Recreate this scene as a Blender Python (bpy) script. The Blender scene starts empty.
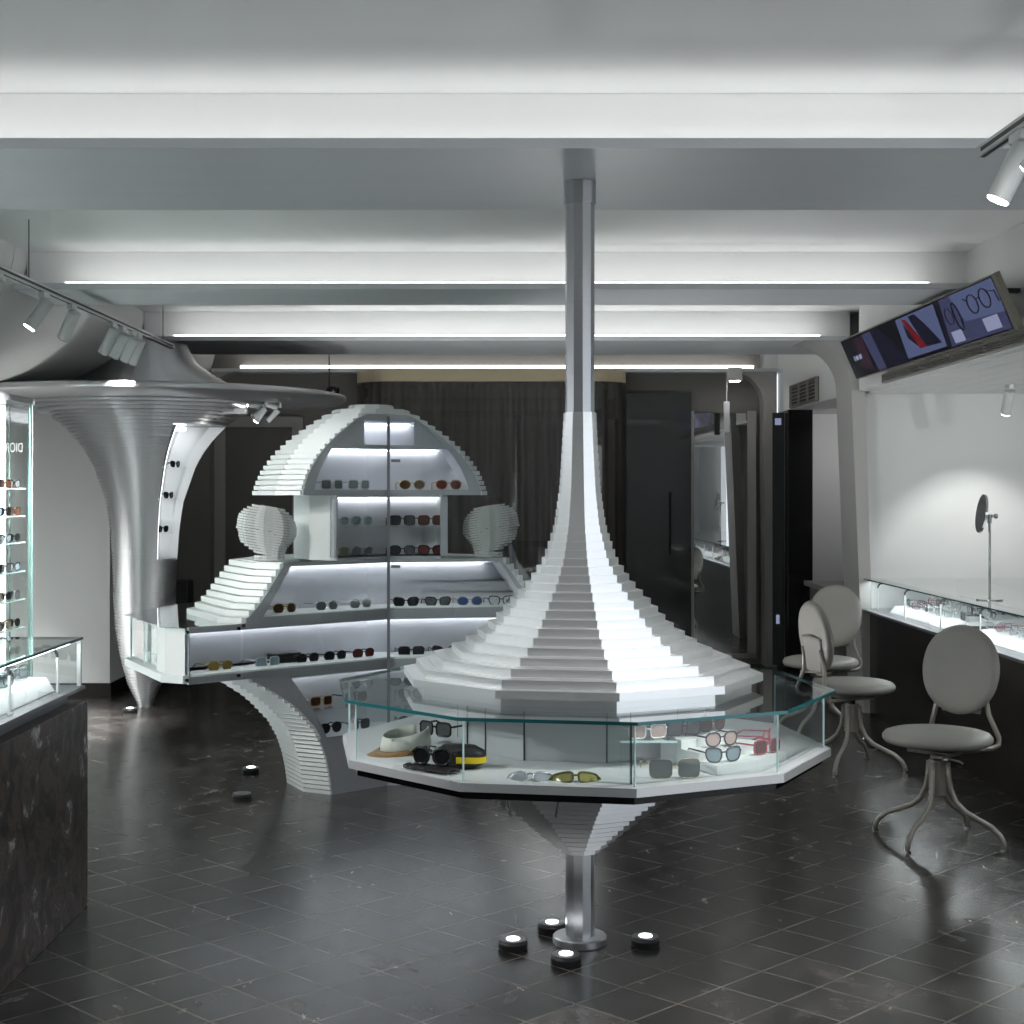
import bpy, math, random
from mathutils import Vector, Matrix
random.seed(7)
C = bpy.context.scene.collection
R_ = math.radians
sin, cos, pi = math.sin, math.cos, math.pi

# ------------------------------------------------------------------ materials
def mat(name, color=(.8, .8, .8), rough=.5, metal=0.0, spec=.5, emit=None, es=0.0, noise=0.0, nscale=8.0, stretch=None, bump=0.0, coat=0.0):
    m = bpy.data.materials.new(name); m.use_nodes = True
    nt = m.node_tree; b = nt.nodes['Principled BSDF']
    b.inputs['Base Color'].default_value = (*color, 1)
    b.inputs['Roughness'].default_value = rough
    b.inputs['Metallic'].default_value = metal
    b.inputs['Specular IOR Level'].default_value = spec
    b.inputs['Coat Weight'].default_value = coat
    if emit:
        b.inputs['Emission Color'].default_value = (*emit, 1)
        b.inputs['Emission Strength'].default_value = es
    if noise or bump:
        tc = nt.nodes.new('ShaderNodeTexCoord'); mp = nt.nodes.new('ShaderNodeMapping')
        nz = nt.nodes.new('ShaderNodeTexNoise'); nz.inputs['Scale'].default_value = nscale
        nz.inputs['Detail'].default_value = 5
        if stretch: mp.inputs['Scale'].default_value = stretch
        nt.links.new(tc.outputs['Object'], mp.inputs['Vector']); nt.links.new(mp.outputs['Vector'], nz.inputs['Vector'])
        if noise:
            mx = nt.nodes.new('ShaderNodeMix'); mx.data_type = 'RGBA'
            mx.inputs['A'].default_value = (*[c * (1 - noise) for c in color], 1)
            mx.inputs['B'].default_value = (*[min(1, c * (1 + noise)) for c in color], 1)
            nt.links.new(nz.outputs['Fac'], mx.inputs['Factor']); nt.links.new(mx.outputs['Result'], b.inputs['Base Color'])
        if bump:
            bp = nt.nodes.new('ShaderNodeBump'); bp.inputs['Strength'].default_value = bump; bp.inputs['Distance'].default_value = .01
            nt.links.new(nz.outputs['Fac'], bp.inputs['Height']); nt.links.new(bp.outputs['Normal'], b.inputs['Normal'])
    return m

def glass(name, tint=(.93, .97, .96), refl=1.0, ior=1.45):
    """thin clear sheet: lets light straight through, reflects by Fresnel"""
    m = bpy.data.materials.new(name); m.use_nodes = True
    nt = m.node_tree; nt.nodes.clear()
    out = nt.nodes.new('ShaderNodeOutputMaterial'); mix = nt.nodes.new('ShaderNodeMixShader')
    tr = nt.nodes.new('ShaderNodeBsdfTransparent'); gl = nt.nodes.new('ShaderNodeBsdfGlossy')
    lw = nt.nodes.new('ShaderNodeLayerWeight'); lw.inputs['Blend'].default_value = .5
    pw = nt.nodes.new('ShaderNodeMath'); pw.operation = 'POWER'; pw.inputs[1].default_value = 5
    fr = nt.nodes.new('ShaderNodeMath'); fr.operation = 'MULTIPLY_ADD'; f0 = 1.8*((ior-1)/(ior+1))**2
    fr.inputs[1].default_value = 1 - f0; fr.inputs[2].default_value = f0
    nt.links.new(lw.outputs['Facing'], pw.inputs[0]); nt.links.new(pw.outputs[0], fr.inputs[0])
    tr.inputs['Color'].default_value = (*tint, 1); gl.inputs['Roughness'].default_value = 0.0
    gl.inputs['Color'].default_value = (refl, refl, refl, 1)
    nt.links.new(fr.outputs[0], mix.inputs['Fac']); nt.links.new(tr.outputs[0], mix.inputs[1]); nt.links.new(gl.outputs[0], mix.inputs[2])
    nt.links.new(mix.outputs[0], out.inputs['Surface'])
    return m

M = {}
M['ceiling'] = mat('ceiling_plaster', (.86, .87, .865), .8, noise=.02, nscale=1.2, stretch=(4, .7, 1))
M['side'] = mat('bulkhead_plaster', (.72, .73, .72), .5, noise=.06, nscale=1.5)
M['beam'] = mat('grey_beam_paint', (.64, .67, .69), .42, metal=.05, noise=.06, nscale=1.5, stretch=(.4, 4, 1))
M['wall'] = mat('wall_paint', (.74, .765, .765), .7, noise=.04, nscale=1)
M['wallgrey'] = mat('grey_wall_paint', (.58, .585, .60), .7, noise=.04, nscale=1)
M['taupe'] = mat('taupe_panel', (.17, .163, .152), .6, noise=.06, nscale=2)
M['taupe2'] = mat('taupe_frame', (.34, .33, .315), .45, noise=.06, nscale=2)
M['door'] = mat('dark_door', (.13, .125, .118), .5, noise=.05)
M['black'] = mat('black_lacquer', (.008, .008, .009), .12)
M['blackmatt'] = mat('black_matt', (.012, .012, .012), .5)
M['led'] = mat('led_strip', (1, 1, 1), .5, emit=(1, .985, .96), es=1.9)
M['ledcool'] = mat('niche_led_strip', (1, 1, 1), .5, emit=(.93, .95, 1), es=3.6)
M['ledwork'] = mat('counter_led', (1, 1, 1), .5, emit=(.95, .98, 1), es=12)
M['lens_lit'] = mat('lit_lamp_lens', (1, 1, 1), .5, emit=(1, .98, .95), es=14)
M['puck_lit'] = mat('lit_puck_lens', (1, 1, 1), .5, emit=(.95, .98, 1), es=3)
M['slat'] = mat('satin_white_aluminium', (.80, .81, .815), .30, metal=.9, noise=.03, nscale=3, stretch=(1, 1, 20))
M['slatm'] = mat('pearl_white_slat', (.72, .755, .75), .45, metal=.15, noise=.04, nscale=3)
M['alu'] = mat('satin_aluminium', (.50, .51, .53), .3, metal=.85, noise=.05, nscale=4, stretch=(1, 1, 30))
M['frame'] = mat('brushed_frame_aluminium', (.40, .415, .44), .42, metal=.6, noise=.05, nscale=4, stretch=(30, 30, 1))
M['ring'] = mat('spun_aluminium', (.56, .57, .58), .34, metal=.92, noise=.04, nscale=4)
M['niche'] = mat('niche_white', (.62, .63, .67), .6)
M['panelwhite'] = mat('white_laminate', (.72, .74, .74), .4)
M['tray'] = mat('grey_tray', (.60, .61, .63), .45)
M['core'] = mat('light_grey_core', (.50, .52, .54), .4, metal=.2)
M['glass'] = glass('clear_glass')
M['glassg'] = glass('pale_green_glass', (.95, .97, .965))
M['glasstop'] = glass('counter_top_glass', (.84, .90, .89), ior=1.5)
M['boothglass'] = glass('booth_glass', (.75, .74, .72), ior=1.5)
M['edge'] = mat('green_glass_edge', (.015, .12, .13), .12)
M['rim'] = mat('tray_rim_aluminium', (.66, .67, .68), .38, metal=.55)
M['portal'] = mat('grey_portal_paint', (.44, .44, .43), .5, noise=.06, nscale=1.5)
M['darkedge'] = mat('dark_teal_glass_edge', (.01, .035, .04), .15)
M['edgem'] = mat('mid_glass_edge', (.20, .34, .32), .2)
M['edgel'] = mat('light_glass_edge', (.55, .75, .76), .15)
M['smokedoor'] = mat('dark_glass_door', (.045, .05, .05), .02, spec=.9)
M['mirror'] = mat('mirror_silver', (.62, .62, .62), .0, metal=1)
M['brass'] = mat('brushed_brass', (.66, .57, .40), .45, metal=.5, noise=.12, nscale=2, stretch=(1, 1, .1))
M['curtain'] = mat('bronze_sheer_curtain', (.095, .09, .085), .6, noise=.2, nscale=40)
M['leather'] = mat('ivory_leather', (.31, .30, .275), .5, noise=.05, nscale=14, bump=.06)
M['tube'] = mat('champagne_painted_tube', (.36, .33, .29), .32, metal=.35)
M['spot'] = mat('pale_grey_lamp_paint', (.55, .58, .58), .4)
M['darkslot'] = mat('dark_slot', (.02, .02, .02), .6)
M['chrome'] = mat('chrome', (.7, .7, .7), .1, metal=1)
M['greytrim'] = mat('grey_ledge_metal', (.20, .205, .22), .28, metal=.6)
M['vent'] = mat('vent_paint', (.27, .26, .245), .5)
M['acrylic'] = mat('white_acrylic_slices', (.70, .74, .73), .12)
M['acrylic'].node_tree.nodes['Principled BSDF'].inputs['Transmission Weight'].default_value = .35
M['tvframe'] = mat('champagne_tv_frame', (.33, .31, .27), .35, metal=.5)
def em(name, c, s): return mat(name, (.01, .01, .012), .15, emit=c, es=s*.25)
M['scr_black'] = em('screen_black', (.01, .012, .02), .4)
M['scr_blue'] = em('screen_blue', (.17, .21, .42), .55)
M['scr_blue2'] = em('screen_violet', (.10, .11, .24), .5)
M['scr_dark'] = em('screen_dark', (.02, .02, .05), .4)
M['scr_red'] = em('screen_red', (.32, .02, .03), .45)
M['scr_plum'] = em('screen_plum', (.08, .03, .06), .4)
M['scr_white'] = em('screen_card', (.40, .44, .66), .75)
M['text'] = mat('glow_added_lettering', (.85, .87, .86), .5, emit=(.9, .93, .92), es=.28)  # slight glow added so the letters read inside the dim glass
# eyewear
FM = {k: mat('frame_' + k, c, r, metal=me) for k, c, r, me in [
    ('black', (.012, .012, .013), .2, 0), ('gold', (.55, .42, .2), .25, .9), ('silver', (.5, .51, .53), .2, .9),
    ('brown', (.045, .025, .018), .25, 0), ('white', (.75, .75, .73), .3, 0), ('clear', (.5, .56, .58), .1, 0), ('olive', (.10, .10, .03), .25, 0),
    ('red', (.30, .03, .05), .3, 0), ('blue', (.03, .06, .16), .25, 0), ('tan', (.5, .35, .18), .35, 0)]}
LM = {k: mat('lens_' + k, c, .12, spec=.22) for k, c in [
    ('black', (.012, .012, .014)), ('grey', (.09, .095, .10)), ('brown', (.075, .032, .02)), ('wine', (.09, .02, .02)),
    ('amber', (.21, .15, .035)), ('blue', (.04, .075, .20)), ('steel', (.22, .29, .33)), ('lime', (.30, .28, .10)), ('pink', (.45, .33, .31)), ('smoke', (.15, .165, .17))]}
LM['none'] = glass('lens_clear', (.90, .94, .95))
LM['silver'] = mat('lens_silver', (.55, .58, .64), .08, metal=.6)
LM['pale'] = glass('lens_pale_blue', (.55, .66, .68))

def tile_floor():
    m = bpy.data.materials.new('slate_tiles'); m.use_nodes = True
    nt = m.node_tree; L = nt.links.new; b = nt.nodes['Principled BSDF']
    tc = nt.nodes.new('ShaderNodeTexCoord'); mp = nt.nodes.new('ShaderNodeMapping')
    mp.inputs['Rotation'].default_value = (0, 0, R_(-45)); mp.inputs['Location'].default_value = (-.115 + .0, .009, 0)
    L(tc.outputs['Object'], mp.inputs['Vector'])
    br = nt.nodes.new('ShaderNodeTexBrick'); br.offset = 0; br.squash = 1
    for k, v in (('Scale', 1), ('Mortar Size', .0042), ('Mortar Smooth', .2), ('Bias', 0), ('Brick Width', .225), ('Row Height', .225)): br.inputs[k].default_value = v
    br.inputs['Color1'].default_value = (.026, .0255, .025, 1); br.inputs['Color2'].default_value = (.046, .044, .043, 1); br.inputs['Mortar'].default_value = (.15, .138, .125, 1)
    L(mp.outputs['Vector'], br.inputs['Vector'])
    n1 = nt.nodes.new('ShaderNodeTexNoise'); n1.inputs['Scale'].default_value = 2.6; n1.inputs['Detail'].default_value = 9; n1.inputs['Roughness'].default_value = .68; n1.inputs['Distortion'].default_value = .9
    L(tc.outputs['Object'], n1.inputs['Vector'])
    r1 = nt.nodes.new('ShaderNodeValToRGB'); r1.color_ramp.elements[0].position = .49; r1.color_ramp.elements[1].position = .74
    L(n1.outputs['Fac'], r1.inputs['Fac'])
    mx = nt.nodes.new('ShaderNodeMix'); mx.data_type = 'RGBA'; mx.inputs['B'].default_value = (.12, .11, .10, 1)
    L(r1.outputs['Color'], mx.inputs['Factor']); L(br.outputs['Color'], mx.inputs['A'])
    n2 = nt.nodes.new('ShaderNodeTexNoise'); n2.inputs['Scale'].default_value = 9; n2.inputs['Detail'].default_value = 5; n2.inputs['Distortion'].default_value = .8
    mp2 = nt.nodes.new('ShaderNodeMapping'); mp2.inputs['Scale'].default_value = (1, .45, 1); mp2.inputs['Rotation'].default_value = (0, 0, .5)
    L(tc.outputs['Object'], mp2.inputs['Vector']); L(mp2.outputs['Vector'], n2.inputs['Vector'])
    r2 = nt.nodes.new('ShaderNodeValToRGB'); r2.color_ramp.elements[0].position = .30; r2.color_ramp.elements[1].position = .75
    r2.color_ramp.elements[0].color = (.55, .55, .55, 1); r2.color_ramp.elements[1].color = (1.45, 1.42, 1.4, 1)
    L(n2.outputs['Fac'], r2.inputs['Fac'])
    mu = nt.nodes.new('ShaderNodeMix'); mu.data_type = 'RGBA'; mu.blend_type = 'MULTIPLY'; mu.inputs['Factor'].default_value = 1
    L(mx.outputs['Result'], mu.inputs['A']); L(r2.outputs['Color'], mu.inputs['B']); L(mu.outputs['Result'], b.inputs['Base Color'])
    mr = nt.nodes.new('ShaderNodeMapRange'); mr.inputs['To Min'].default_value = .17; mr.inputs['To Max'].default_value = .32
    L(n2.outputs['Fac'], mr.inputs['Value']); L(mr.outputs['Result'], b.inputs['Roughness'])
    bp = nt.nodes.new('ShaderNodeBump'); bp.inputs['Strength'].default_value = .05; bp.inputs['Distance'].default_value = .002
    L(n2.outputs['Fac'], bp.inputs['Height']); L(bp.outputs['Normal'], b.inputs['Normal'])
    b.inputs['Specular IOR Level'].default_value = .5
    return m
M['floor'] = tile_floor()

def stone():
    m = bpy.data.materials.new('brown_black_marble'); m.use_nodes = True
    nt = m.node_tree; L = nt.links.new; b = nt.nodes['Principled BSDF']
    tc = nt.nodes.new('ShaderNodeTexCoord')
    n = nt.nodes.new('ShaderNodeTexNoise'); n.inputs['Scale'].default_value = 7; n.inputs['Detail'].default_value = 10; n.inputs['Distortion'].default_value = 1.4; n.inputs['Roughness'].default_value = .65
    L(tc.outputs['Object'], n.inputs['Vector'])
    r = nt.nodes.new('ShaderNodeValToRGB'); e = r.color_ramp.elements
    e[0].position = .36; e[0].color = (.008, .0075, .0075, 1); e[1].position = .70; e[1].color = (.60, .57, .56, 1)
    a = e.new(.47); a.color = (.034, .027, .024, 1); a = e.new(.54); a.color = (.11, .075, .06, 1); a = e.new(.585); a.color = (.032, .028, .028, 1)
    L(n.outputs['Fac'], r.inputs['Fac']); L(r.outputs['Color'], b.inputs['Base Color']); b.inputs['Roughness'].default_value = .35; b.inputs['Specular IOR Level'].default_value = .25
    return m
M['stone'] = stone()
M['counterdark'] = mat('dark_brown_stone', (.018, .015, .013), .25, noise=.4, nscale=3)

# ------------------------------------------------------------------ mesh builder
ORG = {}
class B:
    def __init__(s): s.v = []; s.f = []; s.mi = []; s.cur = 0
    def add(s, vs, fs):
        o = len(s.v); s.v += [tuple(p) for p in vs]
        for f in fs: s.f.append([i + o for i in f]); s.mi.append(s.cur)
        return s
    def box(s, x0, x1, y0, y1, z0, z1):
        return s.add([(x0,y0,z0),(x1,y0,z0),(x1,y1,z0),(x0,y1,z0),(x0,y0,z1),(x1,y0,z1),(x1,y1,z1),(x0,y1,z1)],
                     [(0,3,2,1),(4,5,6,7),(0,1,5,4),(1,2,6,5),(2,3,7,6),(3,0,4,7)])
    def cbox(s, c, dx, dy, dz, rot=None):
        pts = [Vector((a*dx/2, b*dy/2, d*dz/2)) for d in (-1,1) for b in (-1,1) for a in (-1,1)]
        if rot is not None: pts = [rot @ p for p in pts]
        pts = [p + Vector(c) for p in pts]
        return s.add(pts, [(0,2,3,1),(4,5,7,6),(0,1,5,4),(1,3,7,5),(3,2,6,7),(2,0,4,6)])
    def prism(s, poly, z0, z1):
        """closed plan polygon (CCW) from z0 to z1"""
        n = len(poly)
        if n < 3: return s
        return s.add([(p[0],p[1],z0) for p in poly] + [(p[0],p[1],z1) for p in poly],
              [tuple(range(n))[::-1], tuple(range(n, 2*n))] + [(i,(i+1)%n,n+(i+1)%n,n+i) for i in range(n)])
    def solid(s, a, b):
        """two matching polygons (3D point lists) joined into a solid"""
        n = len(a)
        return s.add(list(a) + list(b), [tuple(range(n))[::-1], tuple(range(n, 2*n))] + [(i,(i+1)%n,n+(i+1)%n,n+i) for i in range(n)])
    def tube(s, pts, r, n=8, closed=False, cap=True):
        pts = [Vector(p) for p in pts]; m = len(pts); rs = r if isinstance(r, (list, tuple)) else [r]*m
        vs = []; up = None
        for i, p in enumerate(pts):
            a = pts[(i-1) % m] if (closed or i > 0) else p; b = pts[(i+1) % m] if (closed or i < m-1) else p
            t = (b - a)
            if t.length < 1e-9: t = Vector((0,0,1))
            t.normalize()
            if up is None:
                up = Vector((0,0,1)) if abs(t.z) < .9 else Vector((1,0,0))
            u = (up - t*up.dot(t)); u.normalize(); up = u; w = t.cross(u)
            for k in range(n):
                an = 2*pi*k/n; vs.append(p + (u*cos(an) + w*sin(an))*rs[i])
        fs = []
        for i in range(m if closed else m-1):
            j = (i+1) % m
            for k in range(n): fs.append((i*n+k, i*n+(k+1)%n, j*n+(k+1)%n, j*n+k))
        if cap and not closed: fs += [tuple(range(n))[::-1], tuple(range((m-1)*n, m*n))]
        return s.add(vs, fs)
    def cyl(s, p0, p1, r, n=20): return s.tube([p0, p1], r, n)
    def lathe(s, prof, n=48, c=(0,0), cap=True):
        vs = []; fs = []
        for (r, z) in prof:
            for k in range(n): vs.append((c[0]+r*cos(2*pi*k/n), c[1]+r*sin(2*pi*k/n), z))
        for i in range(len(prof)-1):
            for k in range(n): fs.append((i*n+k, i*n+(k+1)%n, (i+1)*n+(k+1)%n, (i+1)*n+k))
        if cap: fs += [tuple(range(n))[::-1], tuple(range((len(prof)-1)*n, len(prof)*n))]
        return s.add(vs, fs)
    def build(s, name, m, parent=None, smooth=False, bevel=0, local=False, auto=None, origin=None):
        me = bpy.data.meshes.new(name)
        if parent is not None: o0 = Vector((0,0,0)) if local else ORG[parent.name]
        else:
            if origin is None and not local:
                xs = [p[0] for p in s.v]; ys = [p[1] for p in s.v]; zs = [p[2] for p in s.v]
                origin = ((min(xs)+max(xs))/2, (min(ys)+max(ys))/2, min(zs))
            o0 = Vector(origin) if origin else Vector((0,0,0))
        me.from_pydata([tuple(Vector(p) - o0) for p in s.v], [], s.f)
        for x in (m if isinstance(m, (list, tuple)) else [m]): me.materials.append(x)
        me.polygons.foreach_set('material_index', s.mi)
        me.validate(); me.update()
        import bmesh
        bm = bmesh.new(); bm.from_mesh(me); bmesh.ops.recalc_face_normals(bm, faces=bm.faces); bm.to_mesh(me); bm.free()
        if smooth: me.shade_smooth()
        o = bpy.data.objects.new(name, me); C.objects.link(o)
        if parent is not None:
            o.parent = parent; ORG[o.name] = ORG[parent.name].copy()
        else:
            o.location = o0; ORG[o.name] = o0
        if bevel:
            b = o.modifiers.new('edge', 'BEVEL'); b.width = bevel; b.segments = 2; b.limit_method = 'ANGLE'
        if smooth and auto:
            e = o.modifiers.new('split', 'EDGE_SPLIT'); e.split_angle = R_(auto)
        return o

def tag(o, label, cat, group=None):
    o['label'] = label; o['category'] = cat
    if group: o['group'] = group
    return o
def thing(name, label, cat, loc=(0,0,0), rz=0, group=None):
    o = bpy.data.objects.new(name, None); C.objects.link(o)
    o.location = loc; o.rotation_euler = (0, 0, rz); o.empty_display_size = .05
    ORG[o.name] = Vector(loc); return tag(o, label, cat, group)
def struct(o): o['kind'] = 'structure'; return o
def kids(o): return [c for c in C.objects if c.parent == o]
KIDS = {}
def copy_tree(root, loc, rot=None, label=None, group=None, scale=None):
    if root.name not in KIDS: KIDS[root.name] = [(c, kids(c)) for c in kids(root)]
    r = root.copy(); C.objects.link(r); r.location = loc
    if rot is not None: r.rotation_euler = rot
    if scale: r.scale = (scale,)*3
    if label: r['label'] = label
    if group: r['group'] = group
    for c, gs in KIDS[root.name]:
        d = c.copy(); C.objects.link(d); d.parent = r
        for g in gs:
            e = g.copy(); C.objects.link(e); e.parent = d
    return r

def interp(tab, z):
    """piecewise linear table [(z, value)] ascending in z"""
    if z <= tab[0][0]: return tab[0][1]
    for (a, u), (b, v) in zip(tab, tab[1:]):
        if z <= b: return u + (v-u)*(z-a)/(b-a)
    return tab[-1][1]
def deca(c, r, ph0, n=10): return [(c[0]+r*sin(R_(ph0+360/n*k)), c[1]-r*cos(R_(ph0+360/n*k))) for k in range(n)]
def clip(sub, con):
    """Sutherland-Hodgman: subject polygon against a convex CCW polygon"""
    out = list(sub)
    for i in range(len(con)):
        a, b = con[i], con[(i+1) % len(con)]
        ins = lambda p: (b[0]-a[0])*(p[1]-a[1]) - (b[1]-a[1])*(p[0]-a[0]) >= -1e-9
        new = []
        for j in range(len(out)):
            p, q = out[j-1], out[j]; ip, iq = ins(p), ins(q)
            if ip != iq:
                d1 = (b[0]-a[0])*(p[1]-a[1]) - (b[1]-a[1])*(p[0]-a[0]); d2 = (b[0]-a[0])*(q[1]-a[1]) - (b[1]-a[1])*(q[0]-a[0])
                t = d1/(d1-d2); new.append((p[0]+(q[0]-p[0])*t, p[1]+(q[1]-p[1])*t))
            if iq: new.append(q)
        out = new
        if not out: return []
    res = []
    for p in out:
        if not res or abs(p[0]-res[-1][0]) + abs(p[1]-res[-1][1]) > 1e-5: res.append(p)
    return res

# ------------------------------------------------------------------ camera
cam = bpy.data.cameras.new('camera'); cam.sensor_width = 36; cam.lens = 1500/1024*36
cam.shift_x = 15/1024; cam.shift_y = -20/1024; cam.clip_end = 100
co = bpy.data.objects.new('camera', cam); C.objects.link(co); co.location = (0, 0, 1.6); co.rotation_euler = (pi/2, 0, 0)
bpy.context.scene.camera = co

# ------------------------------------------------------------------ the room
XW = 4.3
struct(B().box(-XW, XW, -4, 14.6, -.1, 0).build('floor', M['floor'], origin=(0,0,0)))
struct(B().box(-XW, XW, -4, 14.6, 2.94, 3.05).build('ceiling', M['ceiling'], origin=(0,0,2.94)))
struct(B().box(-XW-.1, -XW, -4, 14.6, 0, 3.05).build('wall_left', M['wall']))
struct(B().box(XW, XW+.1, 3.6, 14.6, 0, 3.05).build('wall_right', M['wall']))
struct(B().box(-XW, XW+.1, -4.1, -4, 0, 3.05).build('wall_front', M['wall']))
struct(B().box(XW, XW+.1, -4, -1, 0, 3.05).build('wall_by_opening', M['wall']))  # gap up to the right wall: unseen opening added to let daylight in
# back wall: dark panels
struct(B().box(-XW, 2.45, 13.95, 14.1, 0, 3.0).build('wall_back', M['taupe']))

def arch_poly(xi, xo, zi, zo, r, bottom=True, lean=0.0):
    """portal outline halves: returns [(x,z)] inner and outer for the right half"""
    return None

# beams: (near Y, far Y, has legs)
beams = [(4.80, 5.85), (8.13, 8.82), (10.90, 12.0), (13.75, 14.0)]
for i, (y0, y1) in enumerate(beams):
    b = B()
    b.box(-2.62, 2.62, y0, y1, 2.70, 2.733)                       # ledge
    struct(b.build('ceiling_beam', M['beam'], origin=(0, y0, 2.70)))
    b = B().box(-2.62, 2.62, y0+.24, y1, 2.7335, 2.939)             # lit upstand
    struct(b.build('trim_%d' % (i+1), M['ceiling'], origin=(0, y0, 2.73)))
    w = 2.37 if i else 4.0
    w = min(w, 2.6)
    l = tag(B().box(-w, w, y0+.10, y0+.115, 2.734, 2.752 if i < 3 else 2.77).build('cove_light_strip', M['led']),
        ['white light strip in the cove of the widest grey beam closest to the viewer', 'white light strip along the second grey beam behind the tall pole',
         'white light strip along the third grey beam with curved ends', 'white light strip above the curtain at the back wall'][i], 'light strip', 'ceiling cove light strips')

# side bulkheads with rounded lower lip, from the beam line outwards
def bulkhead(name, sx, y0, y1, zb, xf=2.62, r=.12, lipr=0.0):
    prof = [(xf, 2.94), (xf, zb + r)]
    for k in range(1, 7):
        a = pi/2*k/6; prof.append((xf + r - r*cos(a), zb + r - r*sin(a)))
    prof += [(XW, zb), (XW, 2.94)]
    pts0 = [(sx*x, y0, z) for x, z in prof]; pts1 = [(sx*x, y1, z) for x, z in prof]
    return struct(B().solid(pts0, pts1).build(name, M['side'], origin=(sx*xf, y0, zb)))
bulkhead('trim_5', 1, 3.6, 10.855, 2.33, r=.01)
bulkhead('trim_6', 1, 11.351, 14.0, 2.33, r=.01)

# left bulkhead: swept bowl-shaped vault
def vault(name, y0, y1, zb):
    prof = []
    for k in range(15):
        a = pi/2*k/14
        prof.append((-2.62 - .9*(1-cos(a)), 2.94 - (2.94-zb)*sin(a)))
    prof += [(-XW, zb), (-XW, 2.94)]
    return struct(B().solid([(x, y0, z) for x, z in prof], [(x, y1, z) for x, z in prof]).build(name, M['side'], smooth=True, auto=30, origin=(-2.62, y0, zb)))
vault('trim_7', -1, 8.14, 2.30); vault('trim_8', 8.15, 12.0, 2.30); vault('trim_9', 12.01, 14.0, 2.3)

# portal of the third beam: rounded corner and leaning leg on each side
def portal(name, sx, y0, y1, xi_t, xi_b, xo_t, xo_b, r, z1=2.70, m='side'):
    # inner outline from beam underside down to floor, outer back up
    inner = []
    for k in range(0, 11):
        a = pi/2*k/10; inner.append((xi_t - r + r*sin(a), z1 - r + r*cos(a) - .0))
    inner.append((xi_b, 0)); outer = [(xo_b, 0), (xo_t, z1 - .35), (xo_t, z1)]
    prof = inner + outer
    return struct(B().solid([(sx*x, y0, z) for x, z in prof], [(sx*x, y1, z) for x, z in prof]).build(name, M[m], smooth=True, auto=25, origin=(sx*xi_b, y0, 0)))
portal('trim_10', 1, 10.86, 11.35, 2.565, 2.66, 2.665, 2.735, .34, m='portal')
portal('trim_12', 1, 13.72, 14.0, 2.44, 2.46, 2.56, 2.56, .30, m='taupe2')
portal('trim_13', -1, 13.72, 14.0, 2.66, 2.66, 2.76, 2.76, .30, m='taupe2')
# niche end walls beside the portal
struct(B().box(2.66, XW, 10.95, 11.1, 0, 2.34).build('wall_niche', M['wall']))
struct(B().box(2.44, XW, 14.0, 14.15, 0, 2.34).build('wall_alcove', M['wallgrey']))
struct(B().box(-XW, -3.02, 11.7, 12.8, .11, 2.31).build('wall_side', M['wall']))
struct(B().box(-XW, -3.01, 11.69, 12.8, 0, .11).build('baseboard_left', M['counterdark']))
# soffit plank boards in the niche: thin grooves
b = B()
for k in range(9): b.box(2.70 + k*.16, 2.70 + k*.16 + .152, 5.0, 10.94, 2.318, 2.3295)
struct(b.build('trim_14', M['side'], origin=(2.7, 5, 2.318)))
# panelling on the dark back wall
b = B()
b.box(-2.62, -2.52, 13.90, 13.949, 0, 2.30); b.box(-1.90, -1.80, 13.90, 13.949, 0, 2.30); b.box(-2.52, -1.90, 13.90, 13.949, 2.20, 2.30)
d = struct(b.build('trim_15', M['taupe2'], origin=(-2.2, 13.95, 0)))
d = struct(B().box(-2.52, -1.90, 13.93, 13.949, .01, 2.2).build('door_1', M['door'], bevel=.004))
struct(B().box(-3.0, -2.62, 13.70, 13.949, 0, 2.69).build('trim_16', M['taupe']))

# ------------------------------------------------------------------ curved glass booth with curtain at the back
def round_path(x0, x1, yb, yf, r, n=8):
    """plan path from the back at x0, round the front, to the back at x1"""
    p = [(x0, yb)]
    for k in range(n+1):
        a = pi/2*k/n; p.append((x0 + r - r*cos(a), yf + r - r*sin(a)))
    for k in range(n+1):
        a = pi/2*k/n; p.append((x1 - r + r*sin(a), yf + r - r*cos(a)))
    p.append((x1, yb)); return p
def band(path, z0, z1, t):
    b = B(); n = len(path)
    nor = []
    for i in range(n):
        a = Vector(path[max(0,i-1)]); c = Vector(path[min(n-1,i+1)]); d = (c-a).normalized(); nor.append(Vector((-d.y, d.x)))
    for i in range(n-1):
        p, q = path[i], path[i+1]; u = (p[0]+nor[i].x*t, p[1]+nor[i].y*t); v = (q[0]+nor[i+1].x*t, q[1]+nor[i+1].y*t)
        b.prism([p, q, v, u], z0, z1)
    return b
booth = thing('fitting_booth', 'curved glass fitting booth with brass header at the dark back wall', 'booth', (0, 13.6, 0))
bp = round_path(-1.28, 1.18, 13.94, 13.42, .30)
band(bp, 2.59, 2.698, .02).build('header', M['brass'], booth, smooth=True, auto=30)['label'] = 'brushed brass header band'
b = B(); inner = round_path(-1.28, 1.18, 13.94, 13.42, .30)
for i in range(len(inner)-1):
    (xa, ya), (xb, yb2) = inner[i], inner[i+1]
    b.add([(xa,ya,.02),(xb,yb2,.02),(xb,yb2,2.59),(xa,ya,2.59)], [(0,1,2,3)])
b.build('glass_screen', M['boothglass'], booth, smooth=True)
band(bp, 0, .03, .02).build('floor_rail', M['blackmatt'], booth)
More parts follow.
